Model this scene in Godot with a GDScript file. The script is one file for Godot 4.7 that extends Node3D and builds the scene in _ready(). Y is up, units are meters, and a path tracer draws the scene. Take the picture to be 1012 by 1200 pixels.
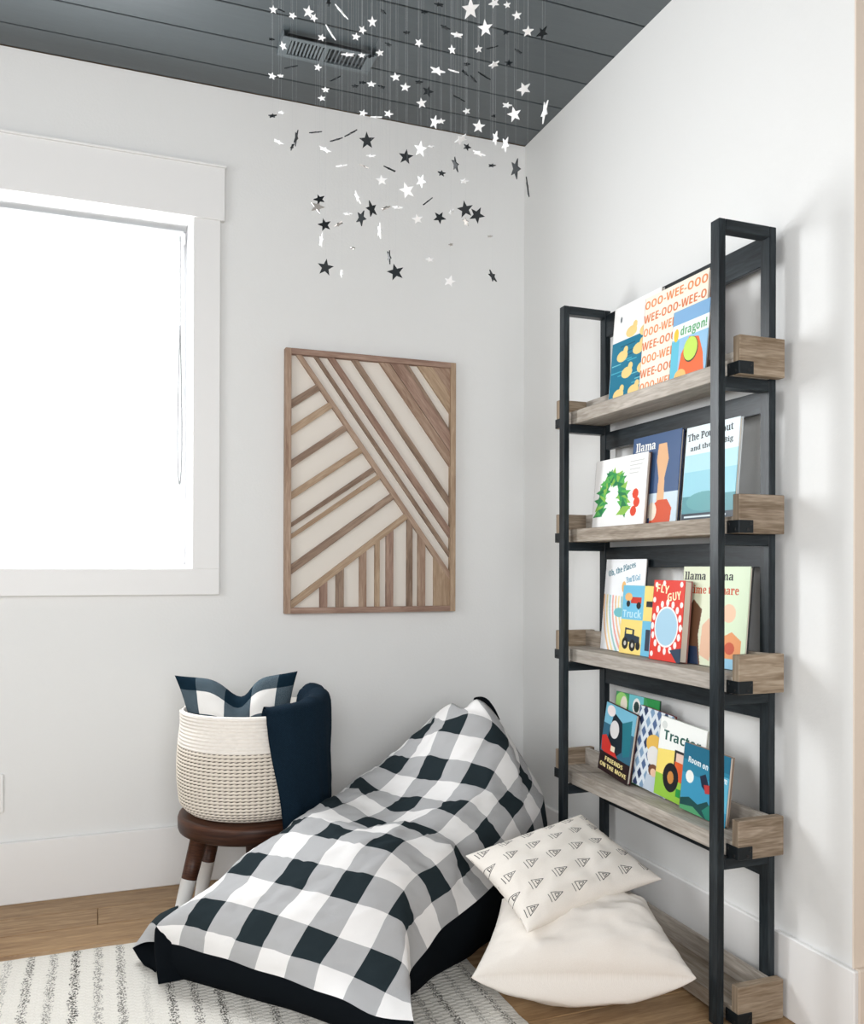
extends Node3D
# A corner of a child's room: window, wall art, star mobile, beanbag lounger, bookcase with picture books.

const LIGHT_REAR := 2.95
const EXPOSURE := 1.98
const LIGHT_BACK := 1.6
const LIGHT_LEFT := 0.9
const GLOW := 0.3
const EAR := [-1.367, 0.045, 0.553, -1.333, 0.075, 0.522, -1.297, 0.110, 0.506]

const ART_STRIPS := [
	[0, 0.013, [-0.2641, 0.4165, 0.2813, -0.3258, 0.2813, -0.2960, -0.2447, 0.4165]],
	[1, 0.011, [-0.2044, 0.4165, 0.2813, -0.2466, 0.2813, -0.2245, -0.1900, 0.4165]],
	[2, 0.014, [-0.1576, 0.4165, 0.2813, -0.1789, 0.2813, -0.1436, -0.1342, 0.4165]],
	[1, 0.011, [-0.0751, 0.4165, 0.2813, -0.0712, 0.2813, -0.0375, -0.0527, 0.4165]],
	[0, 0.013, [0.0222, 0.4165, 0.2813, 0.0719, 0.2813, 0.1225, 0.0573, 0.4165]],
	[2, 0.014, [0.0596, 0.4165, 0.2813, 0.1250, 0.2813, 0.1920, 0.1072, 0.4165]],
	[1, 0.011, [0.1079, 0.4165, 0.2813, 0.1719, 0.2813, 0.2025, 0.1281, 0.4165]],
	[3, 0.012, [0.1606, 0.4165, 0.2813, 0.2593, 0.2813, 0.3324, 0.2144, 0.4165]],
	[0, 0.013, [0.2133, 0.4165, 0.2813, 0.3310, 0.2813, 0.4165]],
	[1, 0.011, [-0.2813, 0.2377, -0.1834, 0.3067, -0.1969, 0.3250, -0.2813, 0.2673]],
	[3, 0.012, [-0.2813, 0.1489, -0.1419, 0.2502, -0.1548, 0.2677, -0.2813, 0.1793]],
	[1, 0.011, [-0.2813, 0.0419, -0.0892, 0.1785, -0.1018, 0.1957, -0.2813, 0.0684]],
	[3, 0.012, [-0.2813, -0.0628, -0.0357, 0.1057, -0.0483, 0.1229, -0.2813, -0.0367]],
	[1, 0.011, [-0.2813, -0.1536, 0.0098, 0.0437, -0.0010, 0.0585, -0.2813, -0.1389]],
	[3, 0.012, [-0.2813, -0.1922, 0.0272, 0.0201, 0.0176, 0.0332, -0.2813, -0.1763]],
	[1, 0.011, [-0.2813, -0.3090, 0.0770, -0.0476, 0.0638, -0.0298, -0.2813, -0.2766]],
	[3, 0.012, [-0.2717, -0.4165, 0.1264, -0.1150, 0.1143, -0.0985, -0.2813, -0.3950, -0.2813, -0.4165]],
	[2, 0.014, [-0.1824, -0.4165, -0.1572, -0.4165, -0.1572, -0.3297, -0.1824, -0.3488]],
	[1, 0.011, [-0.1271, -0.4165, -0.1000, -0.4165, -0.1000, -0.2864, -0.1271, -0.3069]],
	[0, 0.013, [-0.0456, -0.4165, -0.0216, -0.4165, -0.0216, -0.2271, -0.0456, -0.2453]],
	[3, 0.012, [0.0089, -0.4165, 0.0256, -0.4165, 0.0256, -0.1914, 0.0089, -0.2040]],
	[2, 0.014, [0.0487, -0.4165, 0.0736, -0.4165, 0.0736, -0.1550, 0.0487, -0.1738]],
	[1, 0.011, [0.1240, -0.4165, 0.1446, -0.4165, 0.1446, -0.1397, 0.1264, -0.1150, 0.1240, -0.1168]],
	[0, 0.013, [0.1644, -0.4165, 0.1909, -0.4165, 0.1909, -0.2027, 0.1644, -0.1666]],
	[3, 0.012, [0.2236, -0.4165, 0.2813, -0.4165, 0.2813, -0.3258, 0.2236, -0.2472]]
]
const ART := [-0.8831, -0.2815, 0.8491, 1.7211]  # left, right, bottom, top
const BAG := [
	[-1.318, 0.098, 0.665, -1.268, 0.104, 0.718, -1.217, 0.101, 0.774, -1.168, 0.101, 0.828, -1.117, 0.095, 0.886, -1.062, 0.093, 0.945, -1.011, 0.088, 1.011, -0.963, 0.089, 1.076, -0.911, 0.076, 1.141, -0.846, 0.080, 1.193],
	[-1.318, 0.150, 0.700, -1.261, 0.161, 0.748, -1.212, 0.162, 0.802, -1.156, 0.155, 0.856, -1.106, 0.152, 0.908, -1.049, 0.145, 0.957, -0.993, 0.136, 1.000, -0.930, 0.118, 1.043, -0.873, 0.095, 1.089, -0.829, 0.082, 1.128],
	[-1.268, 0.186, 0.700, -1.221, 0.219, 0.745, -1.170, 0.225, 0.798, -1.117, 0.221, 0.851, -1.066, 0.215, 0.901, -1.008, 0.202, 0.947, -0.949, 0.183, 0.985, -0.884, 0.161, 1.018, -0.821, 0.135, 1.049, -0.807, 0.092, 1.062],
	[-1.194, 0.216, 0.679, -1.155, 0.261, 0.725, -1.108, 0.268, 0.780, -1.064, 0.267, 0.834, -1.010, 0.262, 0.884, -0.955, 0.255, 0.927, -0.899, 0.241, 0.961, -0.834, 0.219, 0.987, -0.794, 0.178, 0.996, -0.786, 0.092, 1.005],
	[-1.130, 0.246, 0.645, -1.104, 0.296, 0.690, -1.064, 0.307, 0.748, -1.014, 0.309, 0.803, -0.964, 0.306, 0.854, -0.908, 0.299, 0.896, -0.849, 0.288, 0.928, -0.784, 0.253, 0.951, -0.757, 0.181, 0.957, -0.729, 0.112, 0.959],
	[-1.064, 0.270, 0.609, -1.039, 0.317, 0.657, -1.010, 0.346, 0.712, -0.955, 0.344, 0.770, -0.909, 0.347, 0.820, -0.852, 0.340, 0.861, -0.795, 0.321, 0.889, -0.736, 0.271, 0.912, -0.702, 0.202, 0.919, -0.677, 0.133, 0.914],
	[-0.999, 0.294, 0.575, -0.973, 0.342, 0.621, -0.950, 0.366, 0.675, -0.904, 0.360, 0.732, -0.858, 0.356, 0.781, -0.788, 0.350, 0.825, -0.746, 0.331, 0.847, -0.677, 0.276, 0.878, -0.640, 0.215, 0.885, -0.616, 0.145, 0.878],
	[-0.936, 0.319, 0.539, -0.903, 0.369, 0.585, -0.880, 0.373, 0.642, -0.837, 0.353, 0.699, -0.794, 0.345, 0.746, -0.735, 0.356, 0.781, -0.684, 0.330, 0.811, -0.614, 0.294, 0.838, -0.594, 0.222, 0.839, -0.552, 0.159, 0.842],
	[-0.877, 0.328, 0.498, -0.848, 0.377, 0.543, -0.829, 0.370, 0.599, -0.782, 0.347, 0.656, -0.739, 0.334, 0.704, -0.698, 0.349, 0.735, -0.632, 0.321, 0.773, -0.587, 0.287, 0.785, -0.545, 0.224, 0.794, -0.500, 0.165, 0.799],
	[-0.823, 0.340, 0.452, -0.795, 0.389, 0.499, -0.763, 0.377, 0.559, -0.722, 0.352, 0.616, -0.677, 0.350, 0.668, -0.612, 0.365, 0.715, -0.572, 0.350, 0.739, -0.521, 0.308, 0.756, -0.487, 0.246, 0.757, -0.443, 0.182, 0.759],
	[-0.769, 0.355, 0.408, -0.748, 0.401, 0.455, -0.710, 0.379, 0.518, -0.666, 0.371, 0.576, -0.622, 0.375, 0.629, -0.573, 0.373, 0.674, -0.515, 0.375, 0.707, -0.474, 0.330, 0.721, -0.429, 0.273, 0.727, -0.392, 0.214, 0.717],
	[-0.708, 0.374, 0.370, -0.683, 0.421, 0.420, -0.648, 0.407, 0.483, -0.610, 0.408, 0.542, -0.564, 0.410, 0.596, -0.516, 0.408, 0.641, -0.456, 0.395, 0.678, -0.420, 0.361, 0.688, -0.377, 0.309, 0.691, -0.342, 0.247, 0.678],
	[-0.648, 0.398, 0.334, -0.629, 0.441, 0.383, -0.596, 0.443, 0.449, -0.565, 0.461, 0.508, -0.518, 0.458, 0.563, -0.467, 0.452, 0.606, -0.411, 0.428, 0.639, -0.373, 0.379, 0.654, -0.326, 0.336, 0.654, -0.290, 0.274, 0.640],
	[-0.587, 0.430, 0.302, -0.564, 0.478, 0.353, -0.545, 0.493, 0.416, -0.518, 0.520, 0.479, -0.473, 0.519, 0.533, -0.415, 0.510, 0.575, -0.358, 0.477, 0.605, -0.324, 0.410, 0.617, -0.286, 0.354, 0.612, -0.244, 0.296, 0.598],
	[-0.527, 0.461, 0.270, -0.501, 0.511, 0.321, -0.491, 0.544, 0.381, -0.482, 0.545, 0.441, -0.431, 0.572, 0.498, -0.372, 0.551, 0.538, -0.327, 0.502, 0.558, -0.295, 0.429, 0.570, -0.254, 0.372, 0.565, -0.208, 0.320, 0.549],
	[-0.478, 0.486, 0.226, -0.455, 0.533, 0.276, -0.457, 0.558, 0.332, -0.441, 0.587, 0.391, -0.423, 0.579, 0.444, -0.394, 0.609, 0.478, -0.348, 0.572, 0.495, -0.286, 0.468, 0.519, -0.241, 0.404, 0.510, -0.199, 0.351, 0.486]
]
# x, y, z, radius, long axis, short axis, spin, colour (mirror reflection painted on silver), label
const STARS := [
	[-1.046, 2.394, 0.688, 0.0107, 0.98, 0.00, 0.18, -0.15, 0.53, 0.84, 0.01, "W", "face-on reflection-white hanging star, leftmost from left in the topmost row"],
	[-1.077, 2.224, 0.956, 0.0084, 0.98, -0.22, 0.05, -0.15, -0.48, 0.87, -0.07, "K", "edge-on reflection-black hanging star, leftmost from left in the topmost row"],
	[-1.038, 2.262, 0.888, 0.0094, 0.98, -0.14, 0.11, -0.08, 0.21, 0.98, -0.27, "W", "face-on reflection-white hanging star, second from left in the topmost row"],
	[-0.962, 2.395, 0.709, 0.0150, 0.98, 0.00, 0.22, -0.12, 0.84, 0.52, -0.16, "W", "face-on reflection-white hanging star, third from left in the topmost row"],
	[-0.989, 2.268, 0.889, 0.0098, 0.82, -0.54, -0.16, 0.40, 0.35, 0.85, 0.24, "W", "face-on reflection-white hanging star, fourth from left in the topmost row"],
	[-0.922, 2.300, 0.883, 0.0219, 0.80, -0.57, -0.17, -0.17, -0.49, 0.85, -0.00, "W", "the only edge-on reflection-white hanging star in the topmost row"],
	[-0.944, 2.256, 0.867, 0.0200, 0.70, -0.67, -0.25, -0.16, -0.48, 0.86, 0.03, "W", "edge-on reflection-white hanging star, leftmost from left in the row beside the ceiling vent"],
	[-0.976, 2.211, 0.913, 0.0094, 0.97, 0.00, 0.23, -0.22, 0.37, 0.90, -0.26, "W", "face-on reflection-white hanging star, second from left in the row beside the ceiling vent"],
	[-0.846, 2.342, 0.737, 0.0114, 0.96, 0.00, 0.27, -0.26, 0.30, 0.92, -0.16, "W", "face-on reflection-white hanging star, third from left in the row beside the ceiling vent"],
	[-1.027, 2.396, 0.561, 0.0081, 0.98, 0.00, 0.18, 0.11, 0.78, -0.61, -0.29, "K", "edge-on reflection-black hanging star, leftmost from left in the row beside the ceiling vent"],
	[-1.007, 2.352, 0.616, 0.0111, 0.71, -0.66, -0.26, 0.45, 0.14, 0.88, 0.00, "W", "face-on reflection-white hanging star, leftmost from left in the row beside the ceiling vent"],
	[-1.025, 2.191, 0.806, 0.0173, 0.92, 0.23, 0.32, -0.19, -0.44, 0.88, -0.11, "K", "edge-on reflection-black hanging star, leftmost from left in the row just under the ceiling vent"],
	[-0.892, 2.374, 0.516, 0.0112, 0.97, 0.00, 0.23, -0.21, 0.40, 0.89, -0.21, "W", "face-on reflection-white hanging star, second from left in the row just under the ceiling vent"],
	[-1.016, 2.329, 0.509, 0.0115, 0.96, -0.30, 0.00, 0.07, 0.23, 0.97, 0.18, "W", "face-on reflection-white hanging star, leftmost from left in the row just under the ceiling vent"],
	[-1.037, 2.203, 0.740, 0.0079, 0.98, 0.00, 0.19, -0.19, -0.10, 0.98, 0.18, "W", "edge-on reflection-white hanging star, leftmost from left in the row just under the ceiling vent"],
	[-0.900, 2.225, 0.736, 0.0160, 0.83, 0.37, 0.42, 0.18, 0.54, -0.82, -0.16, "K", "edge-on reflection-black hanging star, second from left in the row just under the ceiling vent"],
	[-1.021, 2.131, 1.160, 0.0072, 0.13, -0.84, -0.53, 0.82, 0.39, -0.41, -0.25, "K", "the only face-on reflection-black hanging star in the topmost row"],
	[-0.849, 2.331, 0.674, 0.0188, 0.96, 0.00, 0.26, -0.25, -0.30, 0.92, 0.27, "W", "edge-on reflection-white hanging star, second from left in the row beside the ceiling vent"],
	[-0.875, 2.232, 0.977, 0.0119, 0.96, 0.00, 0.29, -0.16, 0.85, 0.51, 0.03, "W", "face-on reflection-white hanging star, fifth from left in the topmost row"],
	[-0.903, 2.198, 0.994, 0.0095, 0.91, -0.42, -0.01, 0.21, 0.44, 0.87, 0.10, "W", "face-on reflection-white hanging star, fifth from left in the row beside the ceiling vent"],
	[-0.798, 2.371, 0.812, 0.0090, 0.91, -0.42, 0.00, -0.10, -0.20, 0.97, -0.17, "K", "edge-on reflection-black hanging star, second from left in the topmost row"],
	[-0.728, 2.349, 0.788, 0.0092, 0.95, 0.00, 0.33, -0.32, -0.14, 0.94, 0.12, "K", "edge-on reflection-black hanging star, fourth from left in the row beside the ceiling vent"],
	[-0.760, 2.342, 0.735, 0.0094, 0.95, -0.29, 0.12, -0.17, -0.15, 0.97, 0.18, "K", "edge-on reflection-black hanging star, third from left in the row beside the ceiling vent"],
	[-0.849, 2.182, 0.951, 0.0094, 0.95, 0.00, 0.30, -0.28, 0.31, 0.91, 0.18, "W", "face-on reflection-white hanging star, sixth from left in the row beside the ceiling vent"],
	[-0.853, 2.251, 0.814, 0.0090, 0.96, 0.00, 0.28, -0.28, 0.11, 0.95, 0.07, "W", "face-on reflection-white hanging star, fourth from left in the row beside the ceiling vent"],
	[-0.760, 2.398, 0.579, 0.0140, 0.92, 0.15, 0.37, 0.14, 0.74, -0.66, 0.13, "K", "edge-on reflection-black hanging star, second from left in the row beside the ceiling vent"],
	[-0.695, 2.344, 0.598, 0.0145, 0.95, 0.00, 0.31, -0.30, 0.33, 0.90, 0.13, "W", "face-on reflection-white hanging star, fifth from left in the row just under the ceiling vent"],
	[-0.658, 2.398, 0.682, 0.0118, 0.90, -0.43, 0.05, 0.16, 0.44, 0.88, 0.03, "W", "face-on reflection-white hanging star, seventh from left in the row beside the ceiling vent"],
	[-0.697, 2.187, 0.923, 0.0193, 0.95, -0.22, 0.23, -0.25, -0.07, 0.97, -0.11, "W", "edge-on reflection-white hanging star, second from left in the row just under the ceiling vent"],
	[-0.649, 2.205, 0.907, 0.0145, 0.94, -0.22, 0.24, -0.32, -0.44, 0.84, -0.05, "W", "edge-on reflection-white hanging star, third from left in the row just under the ceiling vent"],
	[-0.707, 2.321, 0.959, 0.0120, 0.95, -0.14, 0.27, 0.28, 0.77, -0.58, 0.25, "K", "edge-on reflection-black hanging star, fourth from left in the topmost row"],
	[-0.772, 2.244, 1.034, 0.0082, 0.96, -0.14, 0.25, 0.26, 0.83, -0.50, -0.19, "K", "edge-on reflection-black hanging star, third from left in the topmost row"],
	[-0.630, 2.374, 0.804, 0.0141, 0.94, -0.29, 0.18, -0.27, -0.31, 0.91, -0.06, "K", "edge-on reflection-black hanging star, fifth from left in the row beside the ceiling vent"],
	[-0.763, 2.095, 1.208, 0.0131, 0.95, -0.15, 0.29, -0.32, -0.20, 0.93, 0.20, "W", "edge-on reflection-white hanging star, third from left in the row beside the ceiling vent"],
	[-0.714, 2.158, 1.059, 0.0099, 0.63, -0.74, -0.22, 0.37, 0.04, 0.93, -0.15, "W", "face-on reflection-white hanging star, eighth from left in the row beside the ceiling vent"],
	[-0.812, 2.263, 0.679, 0.0107, 0.96, 0.00, 0.28, 0.19, 0.73, -0.66, -0.24, "K", "edge-on reflection-black hanging star, fourth from left in the row just under the ceiling vent"],
	[-0.736, 2.365, 0.505, 0.0135, 0.96, 0.00, 0.29, -0.29, 0.08, 0.95, -0.03, "W", "face-on reflection-white hanging star, fourth from left in the row just under the ceiling vent"],
	[-0.757, 2.128, 0.961, 0.0095, 0.94, 0.00, 0.34, -0.34, -0.10, 0.94, -0.18, "K", "edge-on reflection-black hanging star, sixth from left in the row just under the ceiling vent"],
	[-0.760, 2.111, 1.271, 0.0195, 0.27, 0.73, 0.63, -0.96, 0.14, 0.25, 0.23, "W", "face-on reflection-white hanging star, sixth from left in the topmost row"],
	[-0.647, 2.203, 1.090, 0.0177, 0.91, 0.00, 0.41, -0.22, 0.85, 0.48, 0.10, "W", "face-on reflection-white hanging star, tenth from left in the row beside the ceiling vent"],
	[-0.545, 2.389, 0.915, 0.0143, 0.82, 0.22, 0.53, -0.57, 0.18, 0.80, 0.18, "W", "face-on reflection-white hanging star, seventh from left in the topmost row"],
	[-0.591, 2.271, 1.085, 0.0083, 0.90, 0.00, 0.43, -0.41, 0.35, 0.85, 0.14, "W", "face-on reflection-white hanging star, eighth from left in the topmost row"],
	[-0.549, 2.278, 1.049, 0.0114, 0.90, 0.00, 0.44, -0.40, 0.44, 0.81, 0.12, "W", "face-on reflection-white hanging star, ninth from left in the topmost row"],
	[-0.640, 2.085, 1.285, 0.0117, 0.84, 0.15, 0.53, -0.54, 0.36, 0.76, -0.21, "W", "face-on reflection-white hanging star, eleventh from left in the row beside the ceiling vent"],
	[-0.573, 2.134, 1.220, 0.0145, 0.38, 0.66, 0.65, -0.89, 0.06, 0.45, -0.27, "K", "face-on reflection-black hanging star, second from left in the row beside the ceiling vent"],
	[-0.589, 2.215, 1.075, 0.0081, 0.90, 0.00, 0.43, 0.16, 0.93, -0.33, -0.09, "K", "face-on reflection-black hanging star, leftmost from left in the row beside the ceiling vent"],
	[-0.601, 2.245, 0.949, 0.0094, 0.92, 0.00, 0.40, -0.34, 0.55, 0.76, 0.11, "W", "face-on reflection-white hanging star, ninth from left in the row beside the ceiling vent"],
	[-0.512, 2.334, 0.831, 0.0164, 0.86, 0.15, 0.49, 0.33, 0.56, -0.76, -0.07, "K", "edge-on reflection-black hanging star, sixth from left in the row beside the ceiling vent"],
	[-0.432, 2.347, 0.820, 0.0116, 0.89, -0.43, 0.16, -0.31, -0.31, 0.90, 0.19, "K", "edge-on reflection-black hanging star, seventh from left in the row beside the ceiling vent"],
	[-0.604, 2.156, 1.044, 0.0133, 0.78, 0.30, 0.55, -0.57, -0.03, 0.82, 0.00, "W", "face-on reflection-white hanging star, seventh from left in the row just under the ceiling vent"],
	[-0.431, 2.349, 0.760, 0.0114, 0.90, 0.00, 0.43, 0.11, 0.96, -0.24, -0.11, "K", "face-on reflection-black hanging star, third from left in the row just under the ceiling vent"],
	[-0.573, 2.290, 0.809, 0.0087, 0.92, 0.00, 0.39, -0.39, -0.00, 0.92, -0.27, "K", "face-on reflection-black hanging star, second from left in the row just under the ceiling vent"],
	[-0.584, 2.258, 0.824, 0.0113, 0.83, -0.56, 0.01, 0.44, 0.65, -0.63, -0.29, "K", "edge-on reflection-black hanging star, seventh from left in the row just under the ceiling vent"],
	[-0.539, 2.277, 0.774, 0.0120, 0.79, -0.61, -0.04, -0.21, -0.32, 0.92, 0.06, "K", "edge-on reflection-black hanging star, eighth from left in the row just under the ceiling vent"],
	[-0.527, 2.266, 0.816, 0.0197, 0.89, -0.43, 0.13, 0.37, 0.54, -0.76, -0.00, "K", "edge-on reflection-black hanging star, ninth from left in the row just under the ceiling vent"],
	[-0.432, 2.232, 0.853, 0.0193, 0.76, 0.30, 0.57, -0.64, 0.37, 0.67, 0.03, "W", "face-on reflection-white hanging star, eighth from left in the row just under the ceiling vent"],
	[-0.492, 2.279, 0.618, 0.0110, 0.92, 0.00, 0.39, -0.37, 0.36, 0.86, 0.29, "W", "face-on reflection-white hanging star, seventh from left in the row at the ceiling edge"],
	[-0.486, 2.204, 0.688, 0.0181, 0.92, 0.00, 0.40, -0.29, 0.71, 0.65, -0.12, "W", "face-on reflection-white hanging star, eighth from left in the row at the ceiling edge"],
	[-0.459, 2.207, 0.809, 0.0133, 0.92, -0.07, 0.39, -0.39, 0.03, 0.92, -0.27, "W", "face-on reflection-white hanging star, ninth from left in the row at the ceiling edge"],
	[-0.585, 2.012, 1.111, 0.0167, 0.90, 0.00, 0.44, -0.21, 0.89, 0.41, 0.22, "W", "face-on reflection-white hanging star, tenth from left in the row at the ceiling edge"],
	[-0.549, 1.989, 1.186, 0.0249, 0.03, -0.87, -0.50, -0.18, -0.49, 0.85, -0.15, "W", "edge-on reflection-white hanging star, third from left in the row at the ceiling edge"],
	[-0.660, 1.917, 1.174, 0.0142, 0.11, -0.89, -0.44, 0.08, -0.43, 0.90, 0.00, "W", "edge-on reflection-white hanging star, sixth from left in the first row under the ceiling"],
	[-0.482, 2.082, 0.850, 0.0192, 0.11, -0.90, -0.43, 0.18, -0.41, 0.90, -0.14, "W", "face-on reflection-white hanging star, third from left in the first row under the ceiling"],
	[-0.541, 2.156, 0.696, 0.0195, 0.73, 0.42, 0.53, -0.61, 0.07, 0.79, 0.14, "W", "face-on reflection-white hanging star, second from left in the first row under the ceiling"],
	[-0.595, 2.049, 0.865, 0.0106, 0.92, -0.31, 0.23, -0.09, 0.42, 0.91, -0.11, "K", "face-on reflection-black hanging star, third from left in the first row under the ceiling"],
	[-0.647, 1.939, 1.056, 0.0164, 0.92, -0.31, 0.24, -0.31, -0.20, 0.93, -0.08, "W", "edge-on reflection-white hanging star, fifth from left in the first row under the ceiling"],
	[-0.661, 2.105, 0.969, 0.0161, 0.92, -0.37, 0.16, -0.32, -0.42, 0.85, -0.26, "K", "edge-on reflection-black hanging star, second from left in the row at the ceiling edge"],
	[-0.530, 2.130, 0.882, 0.0060, 0.91, 0.00, 0.42, 0.13, 0.95, -0.28, 0.29, "K", "the only face-on reflection-black hanging star in the row at the ceiling edge"],
	[-0.843, 2.381, 0.402, 0.0118, 0.97, 0.00, 0.24, -0.23, 0.21, 0.95, 0.07, "W", "face-on reflection-white hanging star, third from left in the row just under the ceiling vent"],
	[-0.842, 2.381, 0.353, 0.0120, 0.97, 0.00, 0.23, -0.23, 0.21, 0.95, 0.21, "W", "face-on reflection-white hanging star, leftmost from left in the row at the ceiling edge"],
	[-1.032, 2.172, 0.604, 0.0117, 0.96, 0.13, 0.24, 0.06, 0.77, -0.64, -0.11, "K", "edge-on reflection-black hanging star, leftmost from left in the row at the ceiling edge"],
	[-0.979, 2.270, 0.443, 0.0095, 0.98, 0.00, 0.19, -0.19, -0.07, 0.98, -0.24, "W", "edge-on reflection-white hanging star, leftmost from left in the row at the ceiling edge"],
	[-0.961, 2.147, 0.561, 0.0216, -0.08, -0.89, -0.46, 0.39, 0.39, -0.83, -0.01, "K", "edge-on reflection-black hanging star, second from left in the first row under the ceiling"],
	[-0.983, 2.094, 0.617, 0.0098, -0.33, -0.82, -0.47, 0.49, 0.27, -0.83, -0.08, "K", "edge-on reflection-black hanging star, leftmost from left in the first row under the ceiling"],
	[-0.887, 2.220, 0.466, 0.0191, 0.95, 0.13, 0.28, -0.21, -0.40, 0.89, -0.08, "K", "edge-on reflection-black hanging star, third from left in the first row under the ceiling"],
	[-0.908, 2.050, 0.782, 0.0174, 0.89, 0.27, 0.36, -0.24, -0.39, 0.89, -0.13, "K", "edge-on reflection-black hanging star, fourth from left in the first row under the ceiling"],
	[-0.897, 2.023, 0.878, 0.0177, 0.79, 0.42, 0.44, -0.26, -0.40, 0.88, 0.02, "K", "edge-on reflection-black hanging star, fifth from left in the first row under the ceiling"],
	[-1.022, 2.093, 0.634, 0.0142, 0.95, -0.31, 0.03, -0.08, -0.16, 0.98, -0.21, "W", "edge-on reflection-white hanging star, leftmost from left in the first row under the ceiling"],
	[-0.861, 2.174, 0.472, 0.0199, 0.95, -0.31, 0.08, -0.13, -0.16, 0.98, -0.08, "W", "edge-on reflection-white hanging star, second from left in the first row under the ceiling"],
	[-0.759, 2.400, 0.417, 0.0107, 0.96, 0.00, 0.27, -0.27, -0.09, 0.96, -0.05, "K", "edge-on reflection-black hanging star, third from left in the row just under the ceiling vent"],
	[-0.749, 2.299, 0.467, 0.0129, 0.96, 0.00, 0.28, -0.27, 0.29, 0.92, -0.26, "W", "face-on reflection-white hanging star, second from left in the row at the ceiling edge"],
	[-0.664, 2.327, 0.439, 0.0145, 0.96, -0.15, 0.23, -0.18, 0.28, 0.94, -0.14, "W", "face-on reflection-white hanging star, third from left in the row at the ceiling edge"],
	[-0.785, 2.159, 0.719, 0.0164, 0.96, 0.00, 0.29, -0.27, -0.40, 0.88, 0.24, "W", "edge-on reflection-white hanging star, second from left in the row at the ceiling edge"],
	[-0.574, 2.365, 0.526, 0.0166, 0.94, -0.30, 0.17, -0.02, 0.45, 0.89, 0.01, "K", "face-on reflection-black hanging star, leftmost from left in the row just under the ceiling vent"],
	[-0.719, 2.130, 0.874, 0.0131, 0.94, 0.00, 0.34, -0.28, 0.59, 0.76, 0.14, "W", "face-on reflection-white hanging star, fourth from left in the row at the ceiling edge"],
	[-0.676, 2.306, 0.625, 0.0144, 0.95, 0.00, 0.32, -0.31, 0.34, 0.89, -0.10, "W", "face-on reflection-white hanging star, sixth from left in the row just under the ceiling vent"],
	[-0.658, 2.129, 0.803, 0.0162, 0.08, -0.89, -0.45, 0.50, -0.36, 0.79, 0.11, "W", "face-on reflection-white hanging star, fifth from left in the row at the ceiling edge"],
	[-0.542, 2.275, 0.549, 0.0122, 0.93, 0.00, 0.36, -0.36, 0.17, 0.92, -0.04, "W", "face-on reflection-white hanging star, sixth from left in the row at the ceiling edge"],
	[-0.830, 2.132, 0.904, 0.0092, 0.96, -0.22, 0.17, -0.22, -0.21, 0.95, 0.27, "K", "edge-on reflection-black hanging star, fifth from left in the row just under the ceiling vent"],
	[-0.828, 2.064, 0.777, 0.0208, 0.96, 0.00, 0.28, -0.13, 0.90, 0.42, 0.06, "K", "face-on reflection-black hanging star, leftmost from left in the first row under the ceiling"],
	[-0.719, 2.051, 0.757, 0.0192, 0.95, 0.00, 0.33, -0.04, 0.99, 0.12, -0.14, "K", "face-on reflection-black hanging star, second from left in the first row under the ceiling"],
	[-0.736, 1.997, 0.915, 0.0191, 0.31, -0.89, -0.34, 0.60, -0.09, 0.79, -0.00, "W", "face-on reflection-white hanging star, leftmost from left in the first row under the ceiling"],
	[-0.529, 2.257, 0.434, 0.0102, 0.94, 0.00, 0.35, -0.35, -0.15, 0.93, 0.17, "W", "edge-on reflection-white hanging star, fourth from left in the first row under the ceiling"],
	[-0.792, 2.069, 0.695, 0.0133, 0.96, 0.00, 0.29, -0.28, -0.19, 0.94, 0.23, "W", "edge-on reflection-white hanging star, third from left in the first row under the ceiling"],
	[-0.928, 1.928, 0.909, 0.0142, 0.93, 0.16, 0.32, -0.25, -0.35, 0.90, -0.09, "W", "the only edge-on reflection-white hanging star in the second row under the ceiling"],
	[-0.759, 2.125, 0.514, 0.0148, 0.94, -0.31, 0.13, -0.24, -0.36, 0.90, 0.17, "S", "the only edge-on silver hanging star in the second row under the ceiling"],
	[-0.848, 1.883, 1.027, 0.0155, 0.93, -0.34, 0.14, 0.29, 0.47, -0.83, 0.27, "K", "edge-on reflection-black hanging star, leftmost from left in the second row under the ceiling"],
	[-0.747, 2.035, 0.642, 0.0164, 0.95, 0.00, 0.30, -0.26, 0.49, 0.83, 0.09, "W", "face-on reflection-white hanging star, leftmost from left in the second row under the ceiling"],
	[-0.806, 1.845, 1.021, 0.0198, 0.81, -0.59, 0.01, 0.27, 0.39, 0.88, -0.28, "W", "face-on reflection-white hanging star, second from left in the second row under the ceiling"],
	[-1.015, 1.777, 1.061, 0.0126, 0.94, 0.16, 0.29, -0.33, 0.42, 0.84, 0.20, "K", "face-on reflection-black hanging star, leftmost from left in the third row under the ceiling"],
	[-0.975, 1.841, 0.870, 0.0167, 0.97, 0.00, 0.23, 0.03, 0.99, -0.16, -0.30, "S", "face-on silver hanging star, leftmost from left in the third row under the ceiling"],
	[-0.983, 1.759, 0.976, 0.0151, 0.97, 0.00, 0.24, -0.18, 0.68, 0.71, 0.26, "K", "face-on reflection-black hanging star, second from left in the third row under the ceiling"],
	[-0.833, 1.950, 0.521, 0.0146, 0.81, 0.44, 0.39, -0.38, -0.10, 0.92, 0.26, "S", "edge-on silver hanging star, leftmost from left in the third row under the ceiling"],
	[-0.892, 1.851, 0.833, 0.0119, 0.97, 0.00, 0.26, -0.26, -0.16, 0.95, 0.05, "W", "edge-on reflection-white hanging star, leftmost from left in the third row under the ceiling"],
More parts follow.
